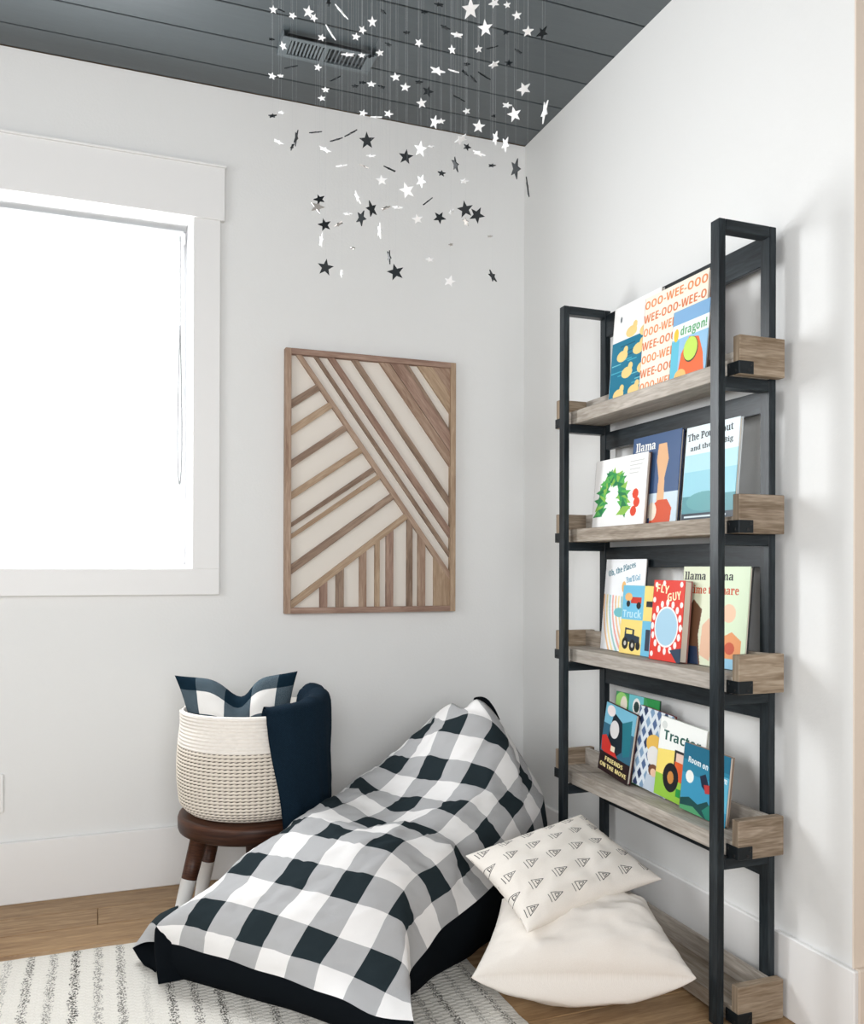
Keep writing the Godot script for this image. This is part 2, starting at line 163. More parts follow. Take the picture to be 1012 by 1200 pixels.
	[-0.891, 1.858, 0.916, 0.0164, 0.51, -0.83, -0.23, -0.03, -0.28, 0.96, -0.08, "W", "edge-on reflection-white hanging star, second from left in the third row under the ceiling"],
	[-0.844, 1.855, 0.872, 0.0195, 0.40, -0.88, -0.26, 0.77, 0.48, -0.42, 0.30, "K", "face-on reflection-black hanging star, fourth from left in the third row under the ceiling"],
	[-0.876, 1.820, 0.895, 0.0184, -0.06, -0.91, -0.40, 0.43, -0.39, 0.81, 0.01, "K", "face-on reflection-black hanging star, third from left in the third row under the ceiling"],
	[-0.834, 1.828, 0.952, 0.0118, 0.87, 0.29, 0.40, 0.17, 0.59, -0.79, -0.19, "S", "edge-on silver hanging star, second from left in the third row under the ceiling"],
	[-0.781, 1.866, 0.877, 0.0133, 0.96, -0.08, 0.28, -0.29, -0.17, 0.94, 0.05, "W", "edge-on reflection-white hanging star, third from left in the third row under the ceiling"],
	[-0.926, 1.828, 0.707, 0.0198, -0.03, -0.93, -0.37, 0.03, -0.37, 0.93, 0.18, "W", "edge-on reflection-white hanging star, leftmost from left in the lowest row above the picture"],
	[-0.882, 1.729, 1.061, 0.0173, 0.14, -0.93, -0.33, -0.03, -0.34, 0.94, 0.01, "W", "edge-on reflection-white hanging star, third from left in the lowest row above the picture"],
	[-0.819, 1.854, 0.614, 0.0068, 0.96, 0.00, 0.27, 0.19, 0.69, -0.70, -0.25, "S", "edge-on silver hanging star, leftmost from left in the lowest row above the picture"],
	[-0.945, 1.717, 0.828, 0.0204, 0.97, 0.00, 0.24, -0.08, 0.95, 0.31, -0.15, "K", "face-on reflection-black hanging star, leftmost from left in the lowest row above the picture"],
	[-0.950, 1.648, 1.000, 0.0090, 0.08, -0.95, -0.31, 0.06, -0.30, 0.95, -0.28, "W", "edge-on reflection-white hanging star, second from left in the lowest row above the picture"],
	[-0.819, 1.724, 0.932, 0.0167, 0.19, -0.94, -0.29, -0.04, -0.30, 0.95, -0.21, "K", "edge-on reflection-black hanging star, leftmost from left in the lowest row above the picture"],
	[-0.737, 1.762, 0.732, 0.0226, 0.95, 0.00, 0.31, -0.01, 1.00, 0.01, 0.25, "K", "face-on reflection-black hanging star, second from left in the lowest row above the picture"],
	[-0.631, 1.994, 0.877, 0.0189, 0.40, -0.88, -0.28, 0.03, -0.29, 0.96, -0.09, "K", "edge-on reflection-black hanging star, second from left in the second row under the ceiling"],
	[-0.604, 2.046, 0.714, 0.0113, 0.94, -0.23, 0.25, -0.19, 0.26, 0.95, 0.14, "K", "face-on reflection-black hanging star, leftmost from left in the second row under the ceiling"],
	[-0.598, 2.099, 0.540, 0.0199, 0.14, -0.91, -0.38, 0.50, -0.27, 0.82, -0.16, "W", "face-on reflection-white hanging star, third from left in the second row under the ceiling"],
	[-0.596, 2.023, 0.585, 0.0181, 0.68, 0.54, 0.50, 0.28, 0.43, -0.86, -0.22, "K", "the only edge-on reflection-black hanging star in the third row under the ceiling"],
	[-0.749, 1.823, 0.931, 0.0137, 0.94, 0.00, 0.34, -0.27, 0.59, 0.76, 0.19, "W", "face-on reflection-white hanging star, leftmost from left in the third row under the ceiling"],
	[-0.560, 1.983, 0.586, 0.0187, 0.92, -0.31, 0.22, 0.02, 0.62, 0.78, -0.19, "K", "face-on reflection-black hanging star, fifth from left in the third row under the ceiling"],
	[-0.633, 1.857, 0.945, 0.0204, 0.92, 0.00, 0.39, -0.15, 0.92, 0.35, 0.17, "K", "face-on reflection-black hanging star, sixth from left in the third row under the ceiling"],
	[-0.576, 1.875, 0.884, 0.0207, 0.91, -0.31, 0.26, 0.17, 0.87, 0.46, -0.16, "K", "face-on reflection-black hanging star, seventh from left in the third row under the ceiling"],
	[-0.464, 1.999, 0.548, 0.0135, 0.59, -0.80, -0.10, 0.15, -0.02, 0.99, -0.23, "S", "face-on silver hanging star, second from left in the third row under the ceiling"],
	[-0.624, 1.938, 0.917, 0.0107, 0.92, 0.00, 0.39, -0.39, 0.10, 0.92, -0.20, "W", "face-on reflection-white hanging star, fourth from left in the second row under the ceiling"],
	[-0.430, 2.122, 0.653, 0.0109, 0.91, 0.00, 0.42, 0.27, 0.75, -0.60, -0.30, "K", "edge-on reflection-black hanging star, third from left in the second row under the ceiling"],
	[-0.500, 1.976, 0.945, 0.0246, 0.15, -0.91, -0.39, 0.11, -0.37, 0.92, -0.01, "K", "face-on reflection-black hanging star, second from left in the second row under the ceiling"],
	[-0.513, 1.892, 1.035, 0.0236, 0.31, -0.91, -0.29, -0.37, -0.39, 0.84, 0.14, "K", "edge-on reflection-black hanging star, fourth from left in the second row under the ceiling"],
	[-0.404, 1.953, 0.584, 0.0081, 0.91, 0.00, 0.41, -0.41, -0.06, 0.91, -0.20, "S", "edge-on silver hanging star, second from left in the lowest row above the picture"],
	[-0.572, 1.866, 0.701, 0.0064, 0.93, 0.00, 0.37, -0.37, 0.17, 0.91, 0.26, "S", "the only face-on silver hanging star in the lowest row above the picture"],
	[-0.544, 1.907, 0.468, 0.0130, 0.94, 0.00, 0.35, -0.34, 0.30, 0.89, 0.17, "W", "face-on reflection-white hanging star, leftmost from left in the lowest row above the picture"],
	[-0.671, 1.682, 0.942, 0.0146, 0.93, 0.00, 0.37, -0.26, 0.72, 0.65, -0.28, "W", "face-on reflection-white hanging star, second from left in the lowest row above the picture"],
	[-0.569, 1.700, 0.962, 0.0170, 0.57, -0.82, -0.04, 0.65, 0.48, -0.59, 0.04, "K", "edge-on reflection-black hanging star, second from left in the lowest row above the picture"],
	[-0.563, 1.963, 0.682, 0.0088, 0.62, 0.60, 0.51, -0.65, 0.02, 0.76, -0.12, "W", "face-on reflection-white hanging star, second from left in the third row under the ceiling"]
]

const CEIL := 2.5447
var taken := {}
var M := {}

# ------------------------------------------------------------------ helpers
func numbered(called: String) -> String:
	var n: int = taken.get(called, 0)
	taken[called] = n + 1
	return called if n == 0 else "%s_%03d" % [called, n]

func thing(called: String, label: String, category: String, at := Vector3.ZERO, group := "") -> Node3D:
	var o := Node3D.new()
	o.name = numbered(called)
	add_child(o)
	o.position = at
	o.set_meta("label", label)
	o.set_meta("category", category)
	if group:
		o.set_meta("group", group)
	return o

func structure(called: String, at := Vector3.ZERO) -> Node3D:
	var o := Node3D.new()
	o.name = called
	add_child(o)
	o.position = at
	o.set_meta("kind", "structure")
	return o

func part(called: String, mesh: Mesh, m: Material, parent: Node3D, at := Vector3.ZERO) -> MeshInstance3D:
	var o := MeshInstance3D.new()
	o.name = called
	o.mesh = mesh
	o.material_override = m
	o.position = at
	parent.add_child(o, true)
	return o

func begin() -> SurfaceTool:
	var st := SurfaceTool.new()
	st.begin(Mesh.PRIMITIVE_TRIANGLES)
	return st

func tri(st: SurfaceTool, a: Vector3, b: Vector3, c: Vector3, out: Vector3, ua := Vector2.ZERO, ub := Vector2.ZERO, uc := Vector2.ZERO) -> void:
	if (b - a).cross(c - a).dot(out) > 0.0:
		var t := b
		b = c
		c = t
		var tu := ub
		ub = uc
		uc = tu
	st.set_uv(ua)
	st.add_vertex(a)
	st.set_uv(ub)
	st.add_vertex(b)
	st.set_uv(uc)
	st.add_vertex(c)

func quad(st: SurfaceTool, p: Array, out: Vector3, uv: Array) -> void:
	tri(st, p[0], p[1], p[2], out, uv[0], uv[1], uv[2])
	tri(st, p[0], p[2], p[3], out, uv[0], uv[2], uv[3])

# chamfered box centred on c; u of the texture runs along the axis "along"
func add_box(st: SurfaceTool, c: Vector3, size: Vector3, ch := 0.0, along := 0, shift := Vector2.ZERO) -> void:
	st.set_smooth_group(-1)
	var h := size * 0.5
	ch = minf(ch, minf(h.x, minf(h.y, h.z)) * 0.9)
	var uvf := func(p: Vector3, axis: int) -> Vector2:
		var rest := []
		for k in 3:
			if k != axis and k != along:
				rest.append(k)
		if axis == along:
			return Vector2(p[rest[0]] * 0.3, p[rest[1]]) + shift
		return Vector2(p[along], p[rest[0]]) + shift
	for a in 3:
		var b := (a + 1) % 3
		var d := (a + 2) % 3
		for s in [-1.0, 1.0]:
			var pts := []
			var uvs := []
			for k in [[-1, -1], [1, -1], [1, 1], [-1, 1]]:
				var p := Vector3.ZERO
				p[a] = s * h[a]
				p[b] = k[0] * (h[b] - ch)
				p[d] = k[1] * (h[d] - ch)
				pts.append(p + c)
				uvs.append(uvf.call(p, a))
			var out := Vector3.ZERO
			out[a] = s
			quad(st, pts, out, uvs)
	if ch <= 0.0:
		return
	for a in 3:
		var b := (a + 1) % 3
		var d := (a + 2) % 3
		for sb in [-1.0, 1.0]:
			for sd in [-1.0, 1.0]:
				var pts := []
				var uvs := []
				for k in [[-1, 0], [1, 0], [1, 1], [-1, 1]]:
					var p := Vector3.ZERO
					p[a] = k[0] * (h[a] - ch)
					p[b] = sb * (h[b] - (ch if k[1] == 1 else 0.0))
					p[d] = sd * (h[d] - (0.0 if k[1] == 1 else ch))
					pts.append(p + c)
					uvs.append(uvf.call(p, b))
				var out := Vector3.ZERO
				out[b] = sb
				out[d] = sd
				quad(st, pts, out, uvs)
	for sx in [-1.0, 1.0]:
		for sy in [-1.0, 1.0]:
			for sz in [-1.0, 1.0]:
				var s := Vector3(sx, sy, sz)
				var u := Vector2(c.x, c.y)
				tri(st, c + s * Vector3(h.x, h.y - ch, h.z - ch), c + s * Vector3(h.x - ch, h.y, h.z - ch), c + s * Vector3(h.x - ch, h.y - ch, h.z), s, u, u, u)

func done(st: SurfaceTool) -> ArrayMesh:
	st.generate_normals()
	return st.commit()

func box(size: Vector3, ch := 0.0, along := 0, shift := Vector2.ZERO) -> ArrayMesh:
	var st := begin()
	add_box(st, Vector3.ZERO, size, ch, along, shift)
	return done(st)

func between(a: Vector3, b: Vector3, called: String, m: Material, parent: Node3D, ch := 0.0, along := 0, shift := Vector2.ZERO) -> MeshInstance3D:
	return part(called, box((b - a).abs(), ch, along, shift), m, parent, (a + b) * 0.5 - parent.position)

# smooth grid mesh: rows of points, uv per point; faces the side where "out" points
func add_grid(st: SurfaceTool, pts: Array, uvs: Array, flip := false) -> void:
	st.set_smooth_group(0)
	for j in pts.size() - 1:
		for i in pts[j].size() - 1:
			var a: Vector3 = pts[j][i]
			var b: Vector3 = pts[j][i + 1]
			var c: Vector3 = pts[j + 1][i + 1]
			var d: Vector3 = pts[j + 1][i]
			var order := [[a, uvs[j][i]], [d, uvs[j + 1][i]], [c, uvs[j + 1][i + 1]], [a, uvs[j][i]], [c, uvs[j + 1][i + 1]], [b, uvs[j][i + 1]]]
			if flip:
				order = [order[0], order[2], order[1], order[3], order[5], order[4]]
			for v in order:
				st.set_uv(v[1])
				st.add_vertex(v[0])

# profile of (radius, height) turned about y
func add_lathe(st: SurfaceTool, prof: Array, seg := 40, at := Vector3.ZERO, turns := 1.0, stretch := 1.0) -> void:
	var pts := []
	var uvs := []
	var run := 0.0
	for k in prof.size():
		if k > 0:
			run += (prof[k] - prof[k - 1]).length()
		var row := []
		var ur := []
		for i in seg + 1:
			var t := TAU * i / seg
			row.append(at + Vector3(cos(t) * prof[k].x, prof[k].y, sin(t) * prof[k].x * stretch))
			ur.append(Vector2(turns * i / seg, run))
		pts.append(row)
		uvs.append(ur)
	add_grid(st, pts, uvs)

func add_tube(st: SurfaceTool, path: Array, radii: Array, seg := 8) -> void:
	st.set_smooth_group(0)
	var pts := []
	var uvs := []
	for k in path.size():
		var dir: Vector3 = (path[mini(k + 1, path.size() - 1)] - path[maxi(k - 1, 0)]).normalized()
		var side := dir.cross(Vector3.UP if absf(dir.y) < 0.95 else Vector3.RIGHT).normalized()
		var up := side.cross(dir)
		var row := []
		var ur := []
		for i in seg + 1:
			var t := TAU * i / seg
			row.append(path[k] + (side * cos(t) + up * sin(t)) * radii[k])
			ur.append(Vector2(float(i) / seg, k))
		pts.append(row)
		uvs.append(ur)
	add_grid(st, pts, uvs)
	for e in [0, path.size() - 1]:
		for i in seg:
			var o: Vector3 = path[e] - path[1 if e == 0 else e - 1]
			tri(st, path[e], pts[e][i], pts[e][i + 1], o)

func paint(c: Color, rough := 0.6, spec := 0.5) -> StandardMaterial3D:
	var m := StandardMaterial3D.new()
	m.albedo_color = c
	m.roughness = rough
	m.metallic_specular = spec
	return m

func printed(im: Image, rough := 0.6, scale := Vector3.ONE) -> StandardMaterial3D:
	var m := StandardMaterial3D.new()
	m.albedo_texture = ImageTexture.create_from_image(im)
	m.roughness = rough
	m.uv1_scale = scale
	m.metallic_specular = 0.35
	return m

func rgb(r: float, g: float, b: float) -> Color:
	return Color(r / 255.0, g / 255.0, b / 255.0)

# wood: u along the grain in metres, one tile = 1 m by 0.5 m
func wood(light: Color, dark: Color, seed_: int, rough := 0.55, knots := 0, contrast := 1.0) -> StandardMaterial3D:
	var w := 512
	var hgt := 256
	var n := FastNoiseLite.new()
	n.seed = seed_
	n.frequency = 1.0
	n.fractal_octaves = 3
	var rng := RandomNumberGenerator.new()
	rng.seed = seed_ * 7 + 3
	var kn := []
	for k in knots:
		kn.append(Vector2(rng.randf() * w, rng.randf() * hgt))
	var im := Image.create(w, hgt, false, Image.FORMAT_RGB8)
	for y in hgt:
		for x in w:
			var t := TAU * x / w
			# wraps along the grain, and across it
			var v := n.get_noise_3d(cos(t) * 0.55, sin(t) * 0.55, y * 0.085)
			var f := n.get_noise_3d(cos(t) * 2.6 + 9.0, sin(t) * 2.6, y * 0.55)
			var g := 0.5 + (v * 0.75 + f * 0.45) * contrast
			g = g * 0.75 + 0.25 * (0.5 + 0.5 * sin(v * 16.0 + y * 0.05))
			for p in kn:
				var d := Vector2((x - p.x) * 0.7, y - p.y).length()
				if d < 16.0:
					g -= 0.75 * (1.0 - d / 16.0) * (0.7 + 0.3 * sin(d * 1.4))
			im.set_pixel(x, y, dark.lerp(light, clampf(g, 0.0, 1.0)))
	var m := printed(im, rough, Vector3(1.0, 2.0, 1.0))
	return m

func lerp2(c: Array, u: float, v: float) -> Vector3:
	return (c[0] * (1 - u) + c[1] * u) * (1 - v) + (c[3] * (1 - u) + c[2] * u) * v

# stuffed cushion on four corner points (front left, front right, back right, back left)
func cushion(c: Array, top: float, bottom: float, pinch: float, crease: float, seed_: int, dent := 0.0, power := 0.42, floor_y := -10.0, belly := Vector3.ZERO) -> ArrayMesh:
	var n := FastNoiseLite.new()
	n.seed = seed_
	n.frequency = 1.0
	var nrm: Vector3 = ((c[1] - c[0]) as Vector3).cross(c[3] - c[0]).normalized()
	var st := begin()
	var res := 44
	for side in [1.0, -1.0]:
		var pts := []
		var uvs := []
		for j in res + 1:
			var row := []
			var ur := []
			for i in res + 1:
				var u := -cos(PI * i / res)
				var v := -cos(PI * j / res)
				var pu := u * (1.0 - pinch * (1.0 - v * v) * u * u)
				var pv := v * (1.0 - pinch * (1.0 - u * u) * v * v)
				var base := lerp2(c, pu * 0.5 + 0.5, pv * 0.5 + 0.5)
				var f := pow(maxf(0.0, (1.0 - u * u) * (1.0 - v * v)), power)
				var near_edge := pow(maxf(absf(u), absf(v)), 3.0)
				var along := v if absf(u) > absf(v) else u
				var gather := n.get_noise_2d(along * 9.0 + 20.0 * signf(u + v), near_edge * 0.7) * near_edge
				var broad := n.get_noise_2d(u * 1.7 + 5.0, v * 1.7)
				var p: Vector3 = base + nrm * side * ((top if side > 0 else bottom) * f + crease * f * (gather * 1.3 + broad * 1.1) )
				if side < 0.0 and belly != Vector3.ZERO:
					p = base + belly * f + nrm * crease * f * broad
				if dent > 0.0:
					var away := exp(-u * u * 14.0) * smoothstep(-0.4, 1.0, v)
					p += (c[0] - c[3]).normalized() * dent * away
				if floor_y > -9.0:
					p.y = maxf(p.y, floor_y + 0.004 * (1.0 - f))
				row.append(p)
				ur.append(Vector2(u * 0.5 + 0.5, 0.5 - v * 0.5))
			pts.append(row)
			uvs.append(ur)
		add_grid(st, pts, uvs, side > 0.0)
	return done(st)

# ------------------------------------------------------------------ prints
func cover_image(ops: Array, w := 160, h := 200) -> Image:
	var im := Image.create(w, h, false, Image.FORMAT_RGB8)
	for op in ops:
		var col: Color = op[-1]
		if op[0] == "r":
			im.fill_rect(Rect2i(roundi(op[1] * w), roundi(op[2] * h), maxi(1, roundi(op[3] * w)), maxi(1, roundi(op[4] * h))), col)
			continue
		var lo := Vector2(0, 0)
		var hi := Vector2(w - 1, h - 1)
		var poly := PackedVector2Array()
		if op[0] == "e":
			lo = Vector2((op[1] - op[3]) * w, (op[2] - op[4]) * h)
			hi = Vector2((op[1] + op[3]) * w, (op[2] + op[4]) * h)
		elif op[0] == "a":
			pass
		else:
			for k in range(0, op[1].size(), 2):
				poly.append(Vector2(op[1][k], op[1][k + 1]))
			lo = poly[0]
			hi = poly[0]
			for p in poly:
				lo = lo.min(p)
				hi = hi.max(p)
			lo *= Vector2(w, h)
			hi *= Vector2(w, h)
		for y in range(maxi(0, floori(lo.y)), mini(h - 1, ceili(hi.y)) + 1):
			for x in range(maxi(0, floori(lo.x)), mini(w - 1, ceili(hi.x)) + 1):
				var p := Vector2((x + 0.5) / w, (y + 0.5) / h)
				var inside := false
				if op[0] == "e":
					var dx: float = (p.x - op[1]) / op[3]
					var dy: float = (p.y - op[2]) / op[4]
					inside = dx * dx + dy * dy < 1.0
				elif op[0] == "a":  # ring or arc: centre, radii outer and inner, from angle to angle
					var d := p - Vector2(op[1], op[2])
					var ang := fposmod(rad_to_deg(atan2(-d.y, d.x)), 360.0)
					inside = d.length() < op[3] and d.length() > op[4] and ang >= op[5] and ang <= op[6]
				else:
					inside = Geometry2D.is_point_in_polygon(p, poly)
				if inside:
					im.set_pixel(x, y, col)
	return im

func text_mesh(words: String, height: float, serif := false) -> TextMesh:
	var f := SystemFont.new()
	f.font_names = PackedStringArray(["Droid Serif" if serif else "Droid Sans"])
	f.font_weight = 700
	var t := TextMesh.new()
	t.font = f
	t.text = words
	t.font_size = 32
	t.pixel_size = height / 32.0
	t.depth = 0.0004
	t.curve_step = 2.0
	return t

# a picture book leaning on a tray: local x runs along the shelf, y up the cover, z out of the cover
func book(label: String, z0: float, z1: float, x: float, y: float, h: float, thick: float, ops: Array, words: Array, edge: Color, lean := 0.085, slant := 0.0) -> void:
	var o := thing("picture_book", label, "book", Vector3(x, y, (z0 + z1) * 0.5), "picture books on the bookcase")
	var w := z1 - z0
	var up := Vector3(lean, 1.0, slant).normalized()
	var right := Vector3(0, -slant, 1.0).normalized()
	o.basis = Basis(right, up, right.cross(up))
	o.position.y += 0.002 + absf(slant) * w * 0.5
	var front := begin()
	add_box(front, Vector3.ZERO, Vector3(w, h, 0.0022), 0.0004)
	var fm := done(front)
	# print laid 0 to 1 over the cover
	var mdt := MeshDataTool.new()
	mdt.create_from_surface(fm, 0)
	for k in mdt.get_vertex_count():
		var v := mdt.get_vertex(k)
		mdt.set_vertex_uv(k, Vector2(v.x / w + 0.5, 0.5 - v.y / h))
	var fm2 := ArrayMesh.new()
	mdt.commit_to_surface(fm2)
	var cover := printed(cover_image(ops), 0.35)
	cover.texture_repeat = false
	cover.metallic_specular = 0.4
	part("front_cover", fm2, cover, o, Vector3(0, h * 0.5, -0.0011))
	part("pages", box(Vector3(w - 0.005, h - 0.006, thick - 0.0044), 0.0004), M.paper, o, Vector3(-0.001, h * 0.5, -thick * 0.5))
	part("back_cover", box(Vector3(w, h, 0.0022), 0.0004), paint(edge, 0.4), o, Vector3(0, h * 0.5, -thick + 0.0011))
	part("spine", box(Vector3(0.0025, h, thick), 0.0008), paint(edge, 0.4), o, Vector3(-w * 0.5 + 0.0005, h * 0.5, -thick * 0.5))
	for t in words:
		var tm := text_mesh(t[0], t[3] * h, t.size() > 6 and t[6])
		var l := part("lettering", tm, paint(t[4], 0.5), o, Vector3((t[1] - 0.5) * w, (1.0 - t[2]) * h, 0.0003))
		l.rotation.z = deg_to_rad(t[5])
		var wide: float = tm.get_aabb().size.x
		if t.size() > 7:
			l.scale.x = t[7] * w / wide

# ------------------------------------------------------------------ materials
func make_materials() -> void:
	M.wall = paint(rgb(231, 231, 229), 0.85, 0.25)
	var wn := FastNoiseLite.new()
	wn.seed = 4
	wn.frequency = 0.12
	var wt := NoiseTexture2D.new()
	wt.width = 256
	wt.height = 256
	wt.seamless = true
	wt.as_normal_map = true
	wt.bump_strength = 0.7
	wt.noise = wn
	M.wall.normal_enabled = true
	M.wall.normal_texture = wt
	M.wall.normal_scale = 0.25
	M.wall.uv1_triplanar = true
	M.wall.uv1_world_triplanar = true
	M.wall.uv1_scale = Vector3(3, 3, 3)
	M.warm_shade = paint(rgb(230, 217, 202), 0.85, 0.25)  # beige holds the shade and warm light on the white return wall
	M.trim = paint(rgb(236, 235, 233), 0.45, 0.4)
	M.white_frame = paint(rgb(240, 240, 240), 0.4, 0.4)
	M.ceiling = []
	for k in 4:
		M.ceiling.append(wood(rgb(62, 71, 74).lightened(0.015 * k), rgb(50, 59, 63).lightened(0.015 * k), 20 + k, 0.36, 0, 0.5))
	for m in M.ceiling:
		m.metallic_specular = 0.7
	M.plywood = paint(rgb(168, 140, 106), 0.8, 0.2)
	M.galvanised = paint(rgb(132, 136, 138), 0.5)
	M.galvanised.metallic = 0.7
	M.vent = paint(rgb(96, 104, 107), 0.45)
	M.oak = []
	for k in 5:
		M.oak.append(wood(rgb(184, 152, 112).lightened(0.05 * (k % 3)), rgb(134, 102, 70).lightened(0.04 * (k % 2)), 40 + k, 0.42, 2 if k % 2 == 0 else 0))
	M.art = []
	for k in 4:
		M.art.append(wood([rgb(190, 167, 147), rgb(172, 149, 130), rgb(180, 153, 136), rgb(194, 171, 146)][k], [rgb(140, 112, 94), rgb(116, 95, 80), rgb(132, 104, 90), rgb(150, 124, 100)][k], 60 + k, 0.7))
	M.art_back = paint(rgb(228, 221, 211), 0.85, 0.2)
	M.charcoal = wood(rgb(50, 58, 62), rgb(20, 25, 29), 80, 0.33)
	M.tray = []
	for k in 3:
		M.tray.append(wood([rgb(196, 188, 178), rgb(180, 169, 156), rgb(192, 185, 176)][k], [rgb(142, 133, 122), rgb(124, 112, 98), rgb(150, 142, 132)][k], 90 + k, 0.65, 2))
	M.tray_end = [wood(rgb(184, 168, 148), rgb(118, 100, 80), 95, 0.65, 3), wood(rgb(176, 160, 142), rgb(110, 94, 76), 96, 0.65, 4)]
	M.walnut = wood(rgb(92, 58, 40), rgb(44, 24, 16), 100, 0.4)
	M.iron = paint(rgb(34, 40, 44), 0.45)
	M.iron.metallic = 0.5
	M.rivet = paint(rgb(12, 14, 16), 0.5)
	M.paper = paint(rgb(226, 216, 202), 0.8, 0.2)
	M.black_cloth = paint(rgb(16, 20, 24), 0.95, 0.15)
	M.string = paint(rgb(205, 208, 210), 0.4)
	M.W = paint(rgb(246, 246, 246), 0.4)  # silver star mirroring window and walls, its reflection painted white
	M.K = paint(rgb(17, 25, 29), 0.55, 0.4)  # silver star mirroring the dark ceiling, its reflection painted near black
	M.S = paint(rgb(186, 180, 174), 0.35)
	M.S.metallic = 0.6
	M.navy = cloth_weave(rgb(28, 46, 60), rgb(14, 28, 40), 7)
	M.cream = cloth_weave(rgb(240, 234, 226), rgb(228, 221, 212), 9)

func cloth_weave(a: Color, b: Color, seed_: int) -> StandardMaterial3D:
	var rng := RandomNumberGenerator.new()
	rng.seed = seed_
	var im := Image.create(128, 128, false, Image.FORMAT_RGB8)
	for y in 128:
		for x in 128:
			var t := 0.5 + 0.25 * (1.0 if (x / 2 + y / 2) % 2 == 0 else -1.0) + rng.randf_range(-0.35, 0.35)
			im.set_pixel(x, y, b.lerp(a, clampf(t, 0, 1)))
	var m := printed(im, 0.95, Vector3(5, 5, 5))
	m.metallic_specular = 0.2
	return m

# ------------------------------------------------------------------ setting
func area(at: Vector3, turn: float, size: Vector2, energy: float, col: Color) -> void:
	var l := AreaLight3D.new()
	l.name = numbered("window_light")
	l.area_size = size
	l.light_energy = energy
	l.light_color = col
	l.area_range = 12.0
	l.area_attenuation = 2.0
	l.shadow_enabled = true
	add_child(l)
	l.position = at
	l.rotation.y = turn

func set_camera_and_light() -> void:
	var cam := Camera3D.new()
	cam.name = "camera"
	add_child(cam)
	cam.position = Vector3(-1.4387, 1.0, 2.8600)
	cam.rotation = Vector3(0.00133, -0.36125, 0.00297)
	cam.projection = Camera3D.PROJECTION_FRUSTUM
	cam.near = 0.05
	cam.far = 60.0
	cam.size = 0.05 * 2.0 * 600.0 / 1019.336
	cam.frustum_offset = Vector2(0.0, 0.05 * 64.52 / 1019.336)
	cam.current = true
	var we := WorldEnvironment.new()
	we.name = "environment"
	var e := Environment.new()
	e.background_mode = Environment.BG_SKY
	var sky := Sky.new()
	var sm := ProceduralSkyMaterial.new()
	sm.sky_top_color = rgb(190, 205, 222)
	sm.sky_horizon_color = rgb(232, 236, 240)
	sm.ground_bottom_color = rgb(120, 120, 112)
	sm.ground_horizon_color = rgb(200, 204, 204)
	sky.sky_material = sm
	e.sky = sky
	e.tonemap_mode = Environment.TONE_MAPPER_LINEAR
	e.tonemap_exposure = EXPOSURE
	e.sdfgi_enabled = true
	e.ssao_enabled = true
	e.ssil_enabled = true
	we.environment = e
	add_child(we)
	# daylight through the three shaded windows of the room
	area(Vector3(-1.503, 1.5495, -0.0535), PI, Vector2(0.50, 0.965), LIGHT_BACK, rgb(249, 252, 255))
	area(Vector3(-3.155, 1.55, 1.85), -PI / 2, Vector2(1.5, 1.1), LIGHT_LEFT, rgb(250, 252, 255))
	area(Vector3(-1.6, 1.45, 4.155), 0.0, Vector2(1.9, 1.3), LIGHT_REAR, rgb(249, 251, 255))

const X0 := -3.2
const X1 := 1.3
const Z1 := 4.2
const VX0 := -0.944
const VX1 := -0.694
const VZ0 := 0.284
const VZ1 := 0.364

func slab(st: SurfaceTool, a: Vector3, b: Vector3) -> void:
	add_box(st, (a + b) * 0.5, (b - a).abs())

func holed_wall(called: String, axis: int, at: float, thick: float, from: float, to: float, hole: Rect2) -> void:
	# hole: position (along, height), size; axis is the wall's normal
	var st := begin()
	for r in [[from, 0.0, hole.position.x, CEIL], [hole.end.x, 0.0, to, CEIL], [hole.position.x, 0.0, hole.end.x, hole.position.y], [hole.position.x, hole.end.y, hole.end.x, CEIL]]:
		var a := Vector3(r[0], r[1], at)
		var b := Vector3(r[2], r[3], at + thick)
		if axis == 0:
			a = Vector3(at, r[1], r[0])
			b = Vector3(at + thick, r[3], r[2])
		slab(st, a, b)
	part_root(called, done(st), M.wall)

func part_root(called: String, mesh: Mesh, m: Material) -> MeshInstance3D:
	var o := MeshInstance3D.new()
	o.name = called
	o.mesh = mesh
	o.material_override = m
	o.set_meta("kind", "structure")
	add_child(o)
	return o

